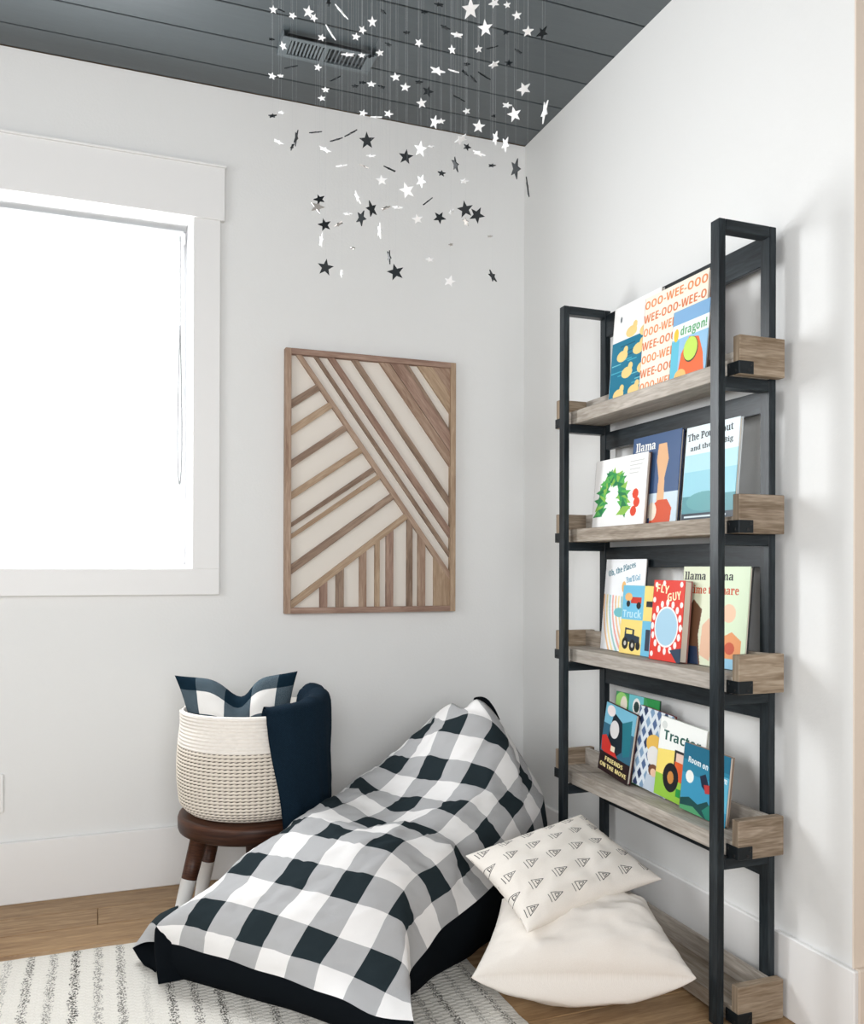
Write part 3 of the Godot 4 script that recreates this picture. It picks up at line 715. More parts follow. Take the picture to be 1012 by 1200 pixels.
func make_room() -> void:
	var st := begin()
	# floor: sub-floor and oak boards running along the window wall
	var fl := structure("floor")
	between(Vector3(X0 - 0.12, -0.12, -0.12), Vector3(X1 + 0.12, -0.016, Z1 + 0.12), "subfloor", M.plywood, fl)
	var rng := RandomNumberGenerator.new()
	rng.seed = 11
	var z := 0.0
	var row := 0
	while z < Z1 - 0.001:
		var wz := minf(0.127, Z1 - z)
		var x := X0 - rng.randf_range(0.0, 1.0)
		if row == 0:
			x = X0 - 0.35
		if row == 1:
			x = -1.45 - 1.4
		while x < X1:
			var len := rng.randf_range(1.1, 1.7)
			if row == 1 and x < -2.0:
				len = 1.4
			var a := maxf(x, X0)
			var b := minf(x + len, X1)
			if b - a > 0.02:
				between(Vector3(a + 0.0007, -0.016, z + 0.0007), Vector3(b - 0.0007, 0.0, z + wz - 0.0007), "plank", M.oak[rng.randi() % 5], fl, 0.0012, 0, Vector2(rng.randf() * 5, rng.randf() * 5))
			x += len
		z += wz
		row += 1
	# ceiling: dark painted boards with open joints, a deck above them
	var ce := structure("ceiling", Vector3(0, CEIL, 0))
	# the deck is open above the vent
	for r in [[X0 - 0.12, -0.12, VX0, Z1 + 0.12], [VX1, -0.12, X1 + 0.12, Z1 + 0.12], [VX0, -0.12, VX1, VZ0], [VX0, VZ1, VX1, Z1 + 0.12]]:
		between(Vector3(r[0], CEIL + 0.018, r[1]), Vector3(r[2], CEIL + 0.12, r[3]), "deck", M.plywood, ce)
	z = 0.006
	var edge := 0.125
	while z < Z1:
		var ze := minf(edge, Z1)
		var strips := [[X0, X1, z, ze - 0.005]]
		if z < VZ0 + 0.02 and ze > VZ1:
			# the board that the vent is let into
			strips = [[X0, VX0, z, ze - 0.005], [VX1, X1, z, ze - 0.005], [VX0, VX1, VZ1, ze - 0.005]]
		for r in strips:
			between(Vector3(r[0], CEIL, r[2]), Vector3(r[1], CEIL + 0.0178, r[3]), "plank", M.ceiling[rng.randi() % 4], ce, 0.0015, 0, Vector2(rng.randf() * 5, rng.randf() * 5))
		z = ze
		edge += 0.158
	# walls
	holed_wall("wall_back", 2, -0.12, 0.12, X0 - 0.12, 0.12, Rect2(-1.80, 0.9965, 0.624, 1.113))
	st = begin()
	slab(st, Vector3(0, 0, 0), Vector3(0.12, CEIL, 1.496))
	part_root("wall_right", done(st), M.wall)
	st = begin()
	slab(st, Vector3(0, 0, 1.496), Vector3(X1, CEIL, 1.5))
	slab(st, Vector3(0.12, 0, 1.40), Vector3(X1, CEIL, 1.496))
	part_root("wall_return", done(st), M.warm_shade)
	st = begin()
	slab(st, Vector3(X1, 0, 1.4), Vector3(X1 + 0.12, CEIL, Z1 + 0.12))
	part_root("wall_hall", done(st), M.warm_shade)
	holed_wall("wall_left", 0, X0 - 0.12, 0.12, 0.0, Z1, Rect2(1.05, 0.95, 1.6, 1.2))
	holed_wall("wall_front", 2, Z1, 0.12, X0 - 0.12, X1, Rect2(-2.6, 0.75, 2.0, 1.4))
	# baseboards
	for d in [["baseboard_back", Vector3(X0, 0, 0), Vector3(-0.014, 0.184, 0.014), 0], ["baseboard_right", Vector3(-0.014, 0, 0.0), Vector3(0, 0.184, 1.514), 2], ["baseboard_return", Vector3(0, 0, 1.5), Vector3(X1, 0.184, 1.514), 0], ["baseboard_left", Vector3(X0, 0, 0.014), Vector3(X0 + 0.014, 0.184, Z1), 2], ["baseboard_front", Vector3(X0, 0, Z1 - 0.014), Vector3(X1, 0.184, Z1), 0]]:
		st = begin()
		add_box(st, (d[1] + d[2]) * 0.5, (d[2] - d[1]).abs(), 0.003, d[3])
		part_root(d[0], done(st), M.warm_shade if d[0] == "baseboard_return" else M.trim)

func glow(strength: float) -> StandardMaterial3D:
	var m := paint(rgb(235, 236, 236), 0.9, 0.1)
	m.emission_enabled = true
	m.emission = rgb(252, 253, 254)
	m.emission_energy_multiplier = strength
	return m

func make_windows() -> void:
	var l := -1.80
	var r := -1.176
	var b := 0.9965
	var t := 2.1095
	var w := structure("window_1")
	# casing on the wall
	between(Vector3(r, b, 0), Vector3(r + 0.085, t, 0.019), "side_casing", M.trim, w, 0.0015)
	between(Vector3(l - 0.085, b, 0), Vector3(l, t, 0.019), "side_casing", M.trim, w, 0.0015)
	between(Vector3(l - 0.085, b - 0.083, 0), Vector3(r + 0.085, b, 0.019), "bottom_casing", M.trim, w, 0.0015)
	between(Vector3(l - 0.098, t, 0), Vector3(r + 0.098, t + 0.168, 0.023), "head_casing", M.trim, w, 0.0015)
	between(Vector3(l - 0.102, t + 0.168, 0), Vector3(r + 0.102, t + 0.176, 0.029), "head_cap", M.trim, w, 0.0015)
	# jamb lining
	between(Vector3(r - 0.012, b, -0.12), Vector3(r, t, 0.0), "jamb", M.white_frame, w, 0.001)
	between(Vector3(l, b, -0.12), Vector3(l + 0.012, t, 0.0), "jamb", M.white_frame, w, 0.001)
	between(Vector3(l + 0.012, t - 0.012, -0.12), Vector3(r - 0.012, t, 0.0), "jamb", M.white_frame, w, 0.001)
	between(Vector3(l + 0.012, b, -0.12), Vector3(r - 0.012, b + 0.012, 0.0), "sill", M.white_frame, w, 0.001)
	# two sashes and their panes
	for k in 2:
		var y0 := b + 0.012 + k * 0.535
		var y1 := y0 + 0.553
		var zz := -0.092 - 0.014 * k
		between(Vector3(l + 0.012, y0, zz), Vector3(l + 0.05, y1, zz + 0.014), "sash_stile", M.white_frame, w)
		between(Vector3(r - 0.05, y0, zz), Vector3(r - 0.012, y1, zz + 0.014), "sash_stile", M.white_frame, w)
		between(Vector3(l + 0.05, y0, zz), Vector3(r - 0.05, y0 + 0.038, zz + 0.014), "sash_rail", M.white_frame, w)
		between(Vector3(l + 0.05, y1 - 0.038, zz), Vector3(r - 0.05, y1, zz + 0.014), "sash_rail", M.white_frame, w)
		var g := paint(Color(0.95, 0.98, 1.0, 0.12), 0.03)
		g.transparency = BaseMaterial3D.TRANSPARENCY_ALPHA
		between(Vector3(l + 0.05, y0 + 0.038, zz + 0.005), Vector3(r - 0.05, y1 - 0.038, zz + 0.009), "pane", g, w)
	# roller shade, pulled down, lit from behind
	var s := thing("roller_shade", "white roller shade pulled down inside the bright window", "window shade", Vector3(-1.488, t - 0.03, -0.05))
	var lm := begin()
	add_box(lm, Vector3(0, -0.02, 0), Vector3(0.588, 0.045, 0.03), 0.008)
	part("valance", done(lm), M.white_frame, s)
	var sheet := begin()
	add_box(sheet, Vector3(0, -0.53, -0.008), Vector3(0.578, 0.985, 0.0012))
	part("lit_shade_sheet", done(sheet), glow(GLOW), s)
	var bar := begin()
	add_box(bar, Vector3(0, -1.029, -0.008), Vector3(0.578, 0.014, 0.008), 0.003)
	part("bottom_bar", done(bar), M.white_frame, s)
	var cord := begin()
	var path := []
	var rad := []
	for k in 41:
		var a := TAU * k / 40.0
		path.append(Vector3(0.2765 + 0.006 * sin(a) * (1.0 - 0.6 * cos(a)), -0.30 - 0.26 + 0.255 * cos(a), 0.024))
		rad.append(0.0027)
	add_tube(cord, path, rad, 6)
	add_tube(cord, [Vector3(0.2765, -0.02, 0.02), Vector3(0.2765, -0.30, 0.024)], [0.0027, 0.0027], 6)
	part("cord_loop", done(cord), paint(rgb(150, 152, 152), 0.6), s)
	part("cord_clip", box(Vector3(0.008, 0.010, 0.006), 0.002), M.white_frame, s, Vector3(0.2775, -0.56, 0.022))
	# the two windows behind the viewer
	var w2 := structure("window_2")
	for k in [[Vector3(X0, 0.86, 0.96), Vector3(X0 + 0.02, 0.95, 2.74)], [Vector3(X0, 2.15, 0.96), Vector3(X0 + 0.02, 2.3, 2.74)], [Vector3(X0, 0.95, 0.96), Vector3(X0 + 0.02, 2.15, 1.05)], [Vector3(X0, 0.95, 2.65), Vector3(X0 + 0.02, 2.15, 2.74)]]:
		between(k[0], k[1], "casing", M.trim, w2, 0.0015)
	between(Vector3(X0 - 0.02, 0.95, 1.05), Vector3(X0 - 0.018, 2.15, 2.65), "lit_shade", glow(GLOW), w2)
	var w3 := structure("window_3")
	for k in [[Vector3(-2.69, 0.66, Z1 - 0.02), Vector3(-0.51, 0.75, Z1)], [Vector3(-2.69, 2.15, Z1 - 0.02), Vector3(-0.51, 2.3, Z1)], [Vector3(-2.69, 0.75, Z1 - 0.02), Vector3(-2.6, 2.15, Z1)], [Vector3(-0.6, 0.75, Z1 - 0.02), Vector3(-0.51, 2.15, Z1)]]:
		between(k[0], k[1], "casing", M.trim, w3, 0.0015)
	between(Vector3(-2.6, 0.75, Z1 + 0.018), Vector3(-0.6, 2.15, Z1 + 0.02), "lit_shade", glow(GLOW), w3)

func make_vent() -> void:
	var v := thing("ceiling_vent", "slate painted metal air vent with two banks of louvres in the ceiling", "vent", Vector3(-0.817, CEIL, 0.327))
	var x0 := -0.143
	var x1 := 0.138
	var z0 := -0.056
	var z1 := 0.046
	# sheet metal boot running up from the opening
	var dm := begin()
	var dy := 0.34
	for r in [[VX0, VZ0, VX0 + 0.001, VZ1], [VX1 - 0.001, VZ0, VX1, VZ1], [VX0, VZ0, VX1, VZ0 + 0.001], [VX0, VZ1 - 0.001, VX1, VZ1]]:
		add_box(dm, Vector3((r[0] + r[2]) * 0.5, CEIL + dy * 0.5, (r[1] + r[3]) * 0.5) - v.position, Vector3(r[2] - r[0], dy, r[3] - r[1]))
	add_box(dm, Vector3((VX0 + VX1) * 0.5, CEIL + dy, (VZ0 + VZ1) * 0.5) - v.position, Vector3(VX1 - VX0, 0.002, VZ1 - VZ0))
	part("duct_boot", done(dm), M.galvanised, v)
	var lo := -0.016
	for r in [[x0, z0, x1, z0 + 0.016], [x0, z1 - 0.014, x1, z1], [x0, z0 + 0.016, x0 + 0.026, z1 - 0.014], [x1 - 0.026, z0 + 0.016, x1, z1 - 0.014], [-0.018, z0 + 0.016, -0.004, z1 - 0.014]]:
		part("frame_bar", box(Vector3(r[2] - r[0], 0.003, r[3] - r[1]), 0.0006), M.vent, v, Vector3((r[0] + r[2]) * 0.5, lo, (r[1] + r[3]) * 0.5))
	for r in [[x0, z0, x0 + 0.003, z1], [x1 - 0.003, z0, x1, z1], [x0, z0, x1, z0 + 0.003]]:
		part("flange", box(Vector3(r[2] - r[0], 0.0155, r[3] - r[1])), M.vent, v, Vector3((r[0] + r[2]) * 0.5, lo * 0.5, (r[1] + r[3]) * 0.5))
	for bank in [[x0 + 0.026, -0.018], [-0.004, x1 - 0.026]]:
		for k in 9:
			var x: float = lerpf(bank[0], bank[1], (k + 0.6) / 9.2)
			var s := part("louvre", box(Vector3(0.0052, 0.0008, 0.072)), M.vent, v, Vector3(x, lo + 0.002, -0.005))
			s.rotation.z = -0.5 if bank[0] < -0.05 else 0.35

func make_outlet() -> void:
	var o := thing("wall_outlet", "white wall outlet plate at the left edge above the baseboard", "outlet", Vector3(-1.748, 0.33, 0.0))
	part("plate", box(Vector3(0.072, 0.114, 0.006), 0.002), M.trim, o, Vector3(0, 0, 0.003))
	for y in [-0.02, 0.02]:
		part("socket", box(Vector3(0.034, 0.028, 0.003), 0.001), M.white_frame, o, Vector3(0, y, 0.007))

# ------------------------------------------------------------------ things
func make_art() -> void:
	var o := thing("wall_art", "oak framed panel of geometric wooden slats hanging on the white wall", "wall art", Vector3((ART[0] + ART[1]) * 0.5, (ART[2] + ART[3]) * 0.5, 0.0))
	var hw: float = (ART[1] - ART[0]) * 0.5
	var hh: float = (ART[3] - ART[2]) * 0.5
	var f := 0.0195
	part("backing", box(Vector3(hw * 2 - 0.01, hh * 2 - 0.01, 0.008)), M.art_back, o, Vector3(0, 0, 0.006))
	part("frame_bar", box(Vector3(f, hh * 2, 0.03), 0.001, 1), M.art[0], o, Vector3(-hw + f / 2, 0, 0.017))
	part("frame_bar", box(Vector3(f, hh * 2, 0.03), 0.001, 1, Vector2(0.3, 0.2)), M.art[3], o, Vector3(hw - f / 2, 0, 0.017))
	part("frame_bar", box(Vector3((hw - f) * 2, f, 0.03), 0.001, 0), M.art[2], o, Vector3(0, hh - f / 2, 0.017))
	part("frame_bar", box(Vector3((hw - f) * 2, f, 0.03), 0.001, 0, Vector2(0.4, 0.1)), M.art[2], o, Vector3(0, -hh + f / 2, 0.017))
	var k := 0
	for s in ART_STRIPS:
		var pts := []
		for n in range(0, s[2].size(), 2):
			pts.append(Vector2(s[2][n], s[2][n + 1]))
		# longest edge gives the grain
		var dir := Vector2.RIGHT
		var best := 0.0
		for n in pts.size():
			var d: Vector2 = pts[(n + 1) % pts.size()] - pts[n]
			if d.length() > best:
				best = d.length()
				dir = d.normalized()
		var st := begin()
		st.set_smooth_group(-1)
		var h: float = 0.010 + s[1]
		var uv := func(p: Vector2) -> Vector2: return Vector2(p.dot(dir), p.dot(dir.orthogonal())) + Vector2(k * 0.37, k * 0.13)
		for n in range(1, pts.size() - 1):
			tri(st, Vector3(pts[0].x, pts[0].y, h), Vector3(pts[n].x, pts[n].y, h), Vector3(pts[n + 1].x, pts[n + 1].y, h), Vector3(0, 0, 1), uv.call(pts[0]), uv.call(pts[n]), uv.call(pts[n + 1]))
		for n in pts.size():
			var a: Vector2 = pts[n]
			var b: Vector2 = pts[(n + 1) % pts.size()]
			var out := Vector3(b.y - a.y, a.x - b.x, 0)
			quad(st, [Vector3(a.x, a.y, 0.010), Vector3(b.x, b.y, 0.010), Vector3(b.x, b.y, h), Vector3(a.x, a.y, h)], out, [uv.call(a), uv.call(b), uv.call(b), uv.call(a)])
		part("slat", done(st), M.art[s[0]], o)
		k += 1

func make_bookcase() -> void:
	var o := thing("bookcase", "tall black framed ladder bookcase with grey wooden trays against the right wall", "bookcase", Vector3(-0.1, 0, 0.95))
	var top := 1.768
	var fx0 := -0.184
	var fx1 := -0.166
	var rx0 := -0.046
	var rx1 := -0.027
	var trays := [1.424, 1.078, 0.727, 0.367, 0.006]
	for z in [[0.596, 0.624], [1.276, 1.306]]:
		between(Vector3(fx0, 0, z[0]), Vector3(fx1, top, z[1]), "front_post", M.charcoal, o, 0.0015, 1, Vector2(z[0], 0.1))
		between(Vector3(rx0, 0, z[0]), Vector3(rx1, top, z[1]), "rear_post", M.charcoal, o, 0.0015, 1, Vector2(z[0] * 2, 0.3))
		between(Vector3(fx1, top - 0.024, z[0]), Vector3(rx0, top, z[1]), "top_rail", M.charcoal, o, 0.0015, 0)
		for y in trays:
			if y > 0.1:
				between(Vector3(fx1, y - 0.026, z[0]), Vector3(rx0, y - 0.001, z[1]), "cross_bar", M.charcoal, o, 0.0015, 0)
	for y in [[1.687, 1.754], [1.353, 1.404], [1.004, 1.063], [0.661, 0.715], [0.306, 0.352]]:
		between(Vector3(-0.043, y[0], 0.624), Vector3(-0.029, y[1], 1.276), "back_rail", M.charcoal, o, 0.0012, 2, Vector2(y[0], y[1]))
	var k := 0
	for y in trays:
		var zf := 0.516
		var zn := 1.332
		var tr := between(Vector3(-0.150, y, zf + 0.022), Vector3(-0.0475, y + 0.038, zn - 0.022), "tray", M.tray[k % 3], o, 0.0015, 2, Vector2(k * 0.3, k * 0.21))
		var c: Vector3 = tr.position
		var put := func(a: Vector3, b: Vector3, called: String, m: Material, ch: float, along: int, sh: Vector2) -> void:
			part(called, box((b - a).abs(), ch, along, sh), m, tr, (a + b) * 0.5 - o.position - c)
		put.call(Vector3(-0.150, y, zn - 0.022), Vector3(-0.026, y + 0.086, zn), "end_board", M.tray_end[k % 2], 0.0015, 0, Vector2(k * 0.4 + 0.2, k * 0.17))
		put.call(Vector3(-0.150, y, zf), Vector3(-0.026, y + 0.086, zf + 0.022), "end_board", M.tray_end[k % 2], 0.0015, 0, Vector2(k * 0.3, k * 0.27))
		put.call(Vector3(-0.0595, y + 0.038, zf + 0.022), Vector3(-0.0475, y + 0.086, zn - 0.022), "back_board", M.tray[(k + 2) % 3], 0.001, 2, Vector2(k * 0.5, k * 0.07))
		for s in [[zn, 1.0], [zf, -1.0]]:
			var st := begin()
			var zz: float = s[0] + s[1] * 0.001
			add_box(st, Vector3(-0.133, y + 0.015, zz), Vector3(0.039, 0.028, 0.003), 0.001)
			add_box(st, Vector3(-0.1515, y + 0.015, s[0] - s[1] * 0.018), Vector3(0.003, 0.028, 0.040), 0.001)
			part("bracket", done(st), M.iron, tr, -o.position - c)
			for p in [[-0.128, 0.009, 0], [-0.121, 0.021, 0], [s[0] - s[1] * 0.010, 0.009, 1], [s[0] - s[1] * 0.030, 0.021, 1]]:
				if p[2] == 0:
					part("screw", box(Vector3(0.006, 0.006, 0.002), 0.001), M.rivet, tr, Vector3(p[0], y + p[1], zz + s[1] * 0.002) - o.position - c)
				else:
					part("screw", box(Vector3(0.002, 0.006, 0.006), 0.001), M.rivet, tr, Vector3(-0.1535, y + p[1], p[0]) - o.position - c)
		k += 1

func make_books() -> void:
	var y1 := 1.462
	var y2 := 1.116
	var y3 := 0.765
	var y4 := 0.405
	var cream := rgb(250, 240, 226)
	var white := rgb(248, 247, 245)
	# top tray
	var sea := [["r", 0, 0, 1, 1, white], ["r", 0, 0.36, 1, 0.64, rgb(20, 120, 150)]]
	var rng := RandomNumberGenerator.new()
	rng.seed = 3
	for k in 26:
		sea.append(["r", rng.randf(), 0.37 + rng.randf() * 0.62, 0.2, 0.012, [rgb(80, 180, 200), rgb(10, 80, 110), rgb(120, 200, 210)][k % 3]])
	for p in [[0.42, 0.30], [0.72, 0.34], [0.25, 0.52], [0.6, 0.50], [0.38, 0.70], [0.72, 0.70], [0.22, 0.90], [0.55, 0.90], [0.85, 0.86]]:
		sea.append(["e", p[0], p[1], 0.12, 0.055, rgb(250, 214, 140)])
		sea.append(["e", p[0] + 0.07, p[1] - 0.055, 0.05, 0.038, rgb(250, 214, 140)])
	sea.append(["e", 0.17, 0.14, 0.02, 0.03, rgb(90, 100, 105)])
	book("white and teal picture book with yellow ducks on striped water, leftmost on top tray", 0.690, 0.915, -0.078, y1, 0.287, 0.010, sea, [], rgb(240, 238, 232))
	var wee := [["r", 0, 0, 1, 1, rgb(253, 240, 222)]]
	var wt := []
	var lines := ["OOO-WEE-OOO", "WEE-OOO-WEE-O", "OOO-WEE-OOO-W", "WEE-OOO-WEE-O", "OOO-WEE-OOO-W", "WEE-OOO-WEE-O", "OOO-WEE-OOO-W"]
	for k in lines.size():
		wt.append([lines[k], 0.5, 0.085 + k * 0.139, 0.115, rgb(232, 144, 86) if k % 2 == 0 else rgb(222, 128, 78), 0.0, false, 0.98])
	book("cream picture book covered in orange lettering rows on top tray", 0.863, 1.128, -0.0915, y1, 0.267, 0.012, wee, wt, rgb(120, 66, 44))
	book("small light blue picture book with orange shape and green disc on top tray", 1.018, 1.159, -0.106, y1, 0.184, 0.009,
		[["r", 0, 0, 1, 1, rgb(150, 196, 228)], ["r", 0, 0, 1, 0.2, rgb(128, 174, 214)], ["r", 0, 0.2, 1, 0.2, rgb(240, 244, 246)], ["r", 0, 0.42, 0.22, 0.5, rgb(96, 190, 214)], ["p", [0.2, 1.0, 0.3, 0.62, 0.5, 0.42, 0.76, 0.46, 0.9, 0.7, 0.96, 1.0], rgb(240, 104, 44)], ["e", 0.56, 0.6, 0.2, 0.17, rgb(40, 46, 30)], ["e", 0.55, 0.59, 0.19, 0.16, rgb(196, 228, 92)], ["e", 0.3, 0.92, 0.16, 0.09, rgb(240, 190, 110)], ["e", 0.12, 0.34, 0.07, 0.09, rgb(240, 200, 60)]],
		[["dragon!", 0.6, 0.31, 0.16, rgb(96, 170, 110), 0.0, false, 0.72]], rgb(90, 70, 60))
	# second tray
	var garland := [["r", 0, 0, 1, 1, white]]
	for k in 40:
		var a := PI * (0.0 + 1.0 * k / 39.0)
		var cc := Vector2(0.38 - cos(a) * 0.235, 0.78 - sin(a) * 0.50)
		var dirl := Vector2.from_angle(rng.randf() * TAU)
		var tip := dirl * 0.15
		var wide := dirl.orthogonal() * 0.065
		garland.append(["p", [cc.x - tip.x, cc.y - tip.y, cc.x + wide.x, cc.y + wide.y, cc.x + tip.x, cc.y + tip.y, cc.x - wide.x, cc.y - wide.y], [rgb(52, 150, 82), rgb(88, 176, 84), rgb(30, 122, 74), rgb(140, 190, 80)][k % 4]])
	for p in [[0.82, 0.56], [0.85, 0.68], [0.80, 0.80]]:
		garland.append(["e", p[0], p[1], 0.055, 0.07, rgb(222, 70, 40)])
	for k in 4:
		garland.append(["r", 0.68, 0.09 + k * 0.055, 0.26 - 0.03 * k, 0.014, rgb(206, 206, 204)])
	book("wide white picture book with green leafy arch and red berries on second tray", 0.640, 0.899, -0.100, y2, 0.196, 0.012, garland, [], rgb(70, 44, 40))
	book("navy picture book with tan and red figure shape, middle of second tray", 0.800, 1.015, -0.083, y2, 0.242, 0.010,
		[["r", 0, 0, 1, 1, rgb(66, 92, 132)], ["r", 0.0, 0.66, 1, 0.34, rgb(206, 222, 232)], ["p", [0.56, 0.12, 0.72, 0.12, 0.78, 0.3, 0.72, 0.5, 0.74, 0.84, 0.58, 0.84, 0.6, 0.5, 0.54, 0.3], rgb(226, 178, 134)], ["p", [0.46, 1.0, 0.5, 0.8, 0.62, 0.74, 0.8, 0.74, 0.9, 0.84, 0.88, 1.0], rgb(214, 84, 48)], ["e", 0.5, 0.86, 0.1, 0.1, rgb(236, 224, 206)], ["r", 0.3, 0.93, 0.16, 0.07, rgb(60, 84, 130)]],
		[["llama", 0.28, 0.12, 0.13, rgb(248, 246, 240), 0.0, true, 0.42]], rgb(26, 42, 78))
	book("pale aqua picture book with black title lettering, rightmost on second tray", 1.036, 1.232, -0.083, y2, 0.237, 0.010,
		[["r", 0, 0, 1, 1, rgb(150, 208, 222)], ["r", 0, 0, 1, 0.3, rgb(226, 240, 244)], ["r", 0, 0.3, 1, 0.18, rgb(178, 222, 232)], ["r", 0, 0.74, 1, 0.18, rgb(86, 150, 158)], ["e", 0.45, 0.8, 0.36, 0.1, rgb(98, 164, 168)], ["r", 0, 0.92, 1, 0.08, rgb(24, 44, 60)], ["r", 0.06, 0.945, 0.8, 0.02, rgb(220, 232, 236)]],
		[["The Pout-Pout", 0.46, 0.10, 0.10, rgb(20, 24, 30), 3.0, true, 0.86], ["and the Big-Big", 0.5, 0.22, 0.07, rgb(20, 24, 30), 3.0, true, 0.8]], rgb(230, 236, 238))
	# third tray
	var pl := [["r", 0, 0, 1, 1, rgb(246, 248, 250)]]
	for k in 9:
		pl.append(["a", 0.95, 0.42, 0.95 - k * 0.075, 0.915 - k * 0.075, 178.0, 268.0, [rgb(240, 196, 150), rgb(244, 226, 170), rgb(160, 206, 204), rgb(236, 170, 160)][k % 4]])
	pl.append(["e", 0.42, 0.58, 0.13, 0.05, rgb(120, 196, 204)])
	pl.append(["e", 0.5, 0.3, 0.05, 0.06, rgb(240, 190, 120)])
	book("white picture book with pastel curved bands, leftmost on third tray", 0.655, 0.855, -0.080, y3, 0.261, 0.008, pl, [["Oh, the Places", 0.42, 0.11, 0.085, rgb(40, 120, 140), 12.0, true, 0.68], ["You'll Go!", 0.72, 0.21, 0.08, rgb(90, 160, 190), 8.0, true, 0.34]], rgb(36, 44, 52))
	book("board book of blue and yellow squares with trucks on third tray", 0.772, 0.919, -0.092, y3, 0.188, 0.010,
		[["r", 0, 0, 0.7, 0.5, rgb(116, 194, 226)], ["r", 0, 0.5, 0.7, 0.5, rgb(250, 222, 130)], ["r", 0.7, 0, 0.3, 0.5, rgb(250, 222, 130)], ["r", 0.7, 0.5, 0.3, 0.5, rgb(116, 194, 226)], ["r", 0.28, 0.17, 0.34, 0.09, rgb(206, 60, 44)], ["e", 0.2, 0.17, 0.12, 0.06, rgb(240, 186, 120)], ["e", 0.2, 0.27, 0.06, 0.045, rgb(30, 30, 34)], ["e", 0.54, 0.29, 0.07, 0.05, rgb(30, 30, 34)], ["r", 0.78, 0.22, 0.2, 0.08, rgb(40, 40, 44)], ["p", [0.16, 0.62, 0.46, 0.64, 0.46, 0.72, 0.64, 0.74, 0.64, 0.84, 0.14, 0.82], rgb(40, 56, 72)], ["r", 0.2, 0.65, 0.2, 0.06, rgb(250, 222, 130)], ["e", 0.18, 0.85, 0.1, 0.085, rgb(24, 26, 30)], ["e", 0.42, 0.87, 0.1, 0.085, rgb(24, 26, 30)], ["e", 0.6, 0.87, 0.07, 0.06, rgb(24, 26, 30)], ["e", 0.18, 0.85, 0.04, 0.035, rgb(210, 206, 196)], ["e", 0.42, 0.87, 0.04, 0.035, rgb(210, 206, 196)], ["r", 0.82, 0.62, 0.14, 0.3, rgb(50, 60, 80)]],
		[["Truck", 0.34, 0.42, 0.15, rgb(190, 228, 240), 0.0, false, 0.6]], rgb(250, 222, 130))
	var fly := [["r", 0, 0, 1, 1, rgb(222, 58, 44)]]
	for k in 16:
		var a := TAU * k / 16.0
		fly.append(["e", 0.5 + cos(a) * 0.45, 0.58 + sin(a) * 0.30, 0.05, 0.045, rgb(244, 236, 232)])
	for p in [[0.1, 0.06], [0.35, 0.04], [0.9, 0.05], [0.06, 0.25], [0.94, 0.3], [0.08, 0.93], [0.92, 0.95]]:
		fly.append(["e", p[0], p[1], 0.05, 0.035, rgb(244, 236, 232)])
	fly.append(["e", 0.5, 0.58, 0.38, 0.255, rgb(244, 240, 238)])
	fly.append(["e", 0.5, 0.58, 0.345, 0.23, rgb(168, 206, 226)])
	fly.append(["p", [0.66, 0.86, 1.0, 0.82, 1.0, 1.0, 0.9, 1.0], rgb(40, 60, 84)])
	book("red picture book with pale blue disc and cream title, standing thick on third tray", 0.943, 1.072, -0.112, y3, 0.205, 0.024, fly, [["FLY", 0.30, 0.11, 0.14, rgb(250, 236, 190), -6.0, false, 0.40], ["GUY", 0.69, 0.20, 0.14, rgb(250, 236, 190), 8.0, false, 0.42]], rgb(150, 96, 88))
	book("pale green picture book with black and red title lettering behind near post, third tray", 1.020, 1.264, -0.080, y3, 0.240, 0.010,
		[["r", 0, 0, 1, 1, rgb(226, 232, 204)], ["r", 0.6, 0, 0.4, 1, rgb(214, 230, 198)], ["p", [0.06, 1.0, 0.08, 0.5, 0.2, 0.34, 0.34, 0.44, 0.3, 0.7, 0.36, 1.0], rgb(112, 78, 56)], ["p", [0.1, 1.0, 0.12, 0.82, 0.3, 0.82, 0.34, 1.0], rgb(44, 62, 92)], ["p", [0.34, 0.9, 0.36, 0.6, 0.46, 0.52, 0.52, 0.7, 0.5, 0.95], rgb(232, 190, 160)], ["e", 0.74, 0.46, 0.1, 0.09, rgb(240, 196, 164)], ["p", [0.62, 0.92, 0.66, 0.7, 0.8, 0.64, 0.94, 0.72, 0.94, 0.92], rgb(226, 150, 96)], ["e", 0.78, 0.8, 0.07, 0.06, rgb(196, 84, 56)], ["p", [0.66, 1.0, 0.68, 0.9, 0.88, 0.9, 0.9, 1.0], rgb(150, 200, 226)]],
		[["llama  llama", 0.4, 0.10, 0.11, rgb(30, 32, 36), 0.0, true, 0.74], ["time to share", 0.5, 0.24, 0.11, rgb(200, 80, 36), 0.0, true, 0.72]], rgb(40, 44, 46))
	# fourth tray
	book("green edged picture book standing behind the others, left on fourth tray", 0.696, 0.905, -0.0705, y4, 0.241, 0.006,
		[["r", 0, 0, 1, 1, rgb(60, 150, 90)], ["e", 0.14, 0.12, 0.15, 0.12, rgb(150, 206, 110)], ["e", 0.2, 0.14, 0.08, 0.1, rgb(236, 226, 208)], ["r", 0.32, 0, 0.34, 0.3, rgb(110, 190, 200)], ["e", 0.5, 0.13, 0.09, 0.1, rgb(240, 238, 232)], ["e", 0.5, 0.13, 0.06, 0.06, rgb(40, 60, 56)], ["r", 0.66, 0.1, 0.16, 0.2, rgb(200, 70, 60)], ["p", [0.7, 0.0, 1.0, 0.0, 1.0, 0.2, 0.84, 0.2], rgb(40, 140, 70)]], [], rgb(30, 60, 50))
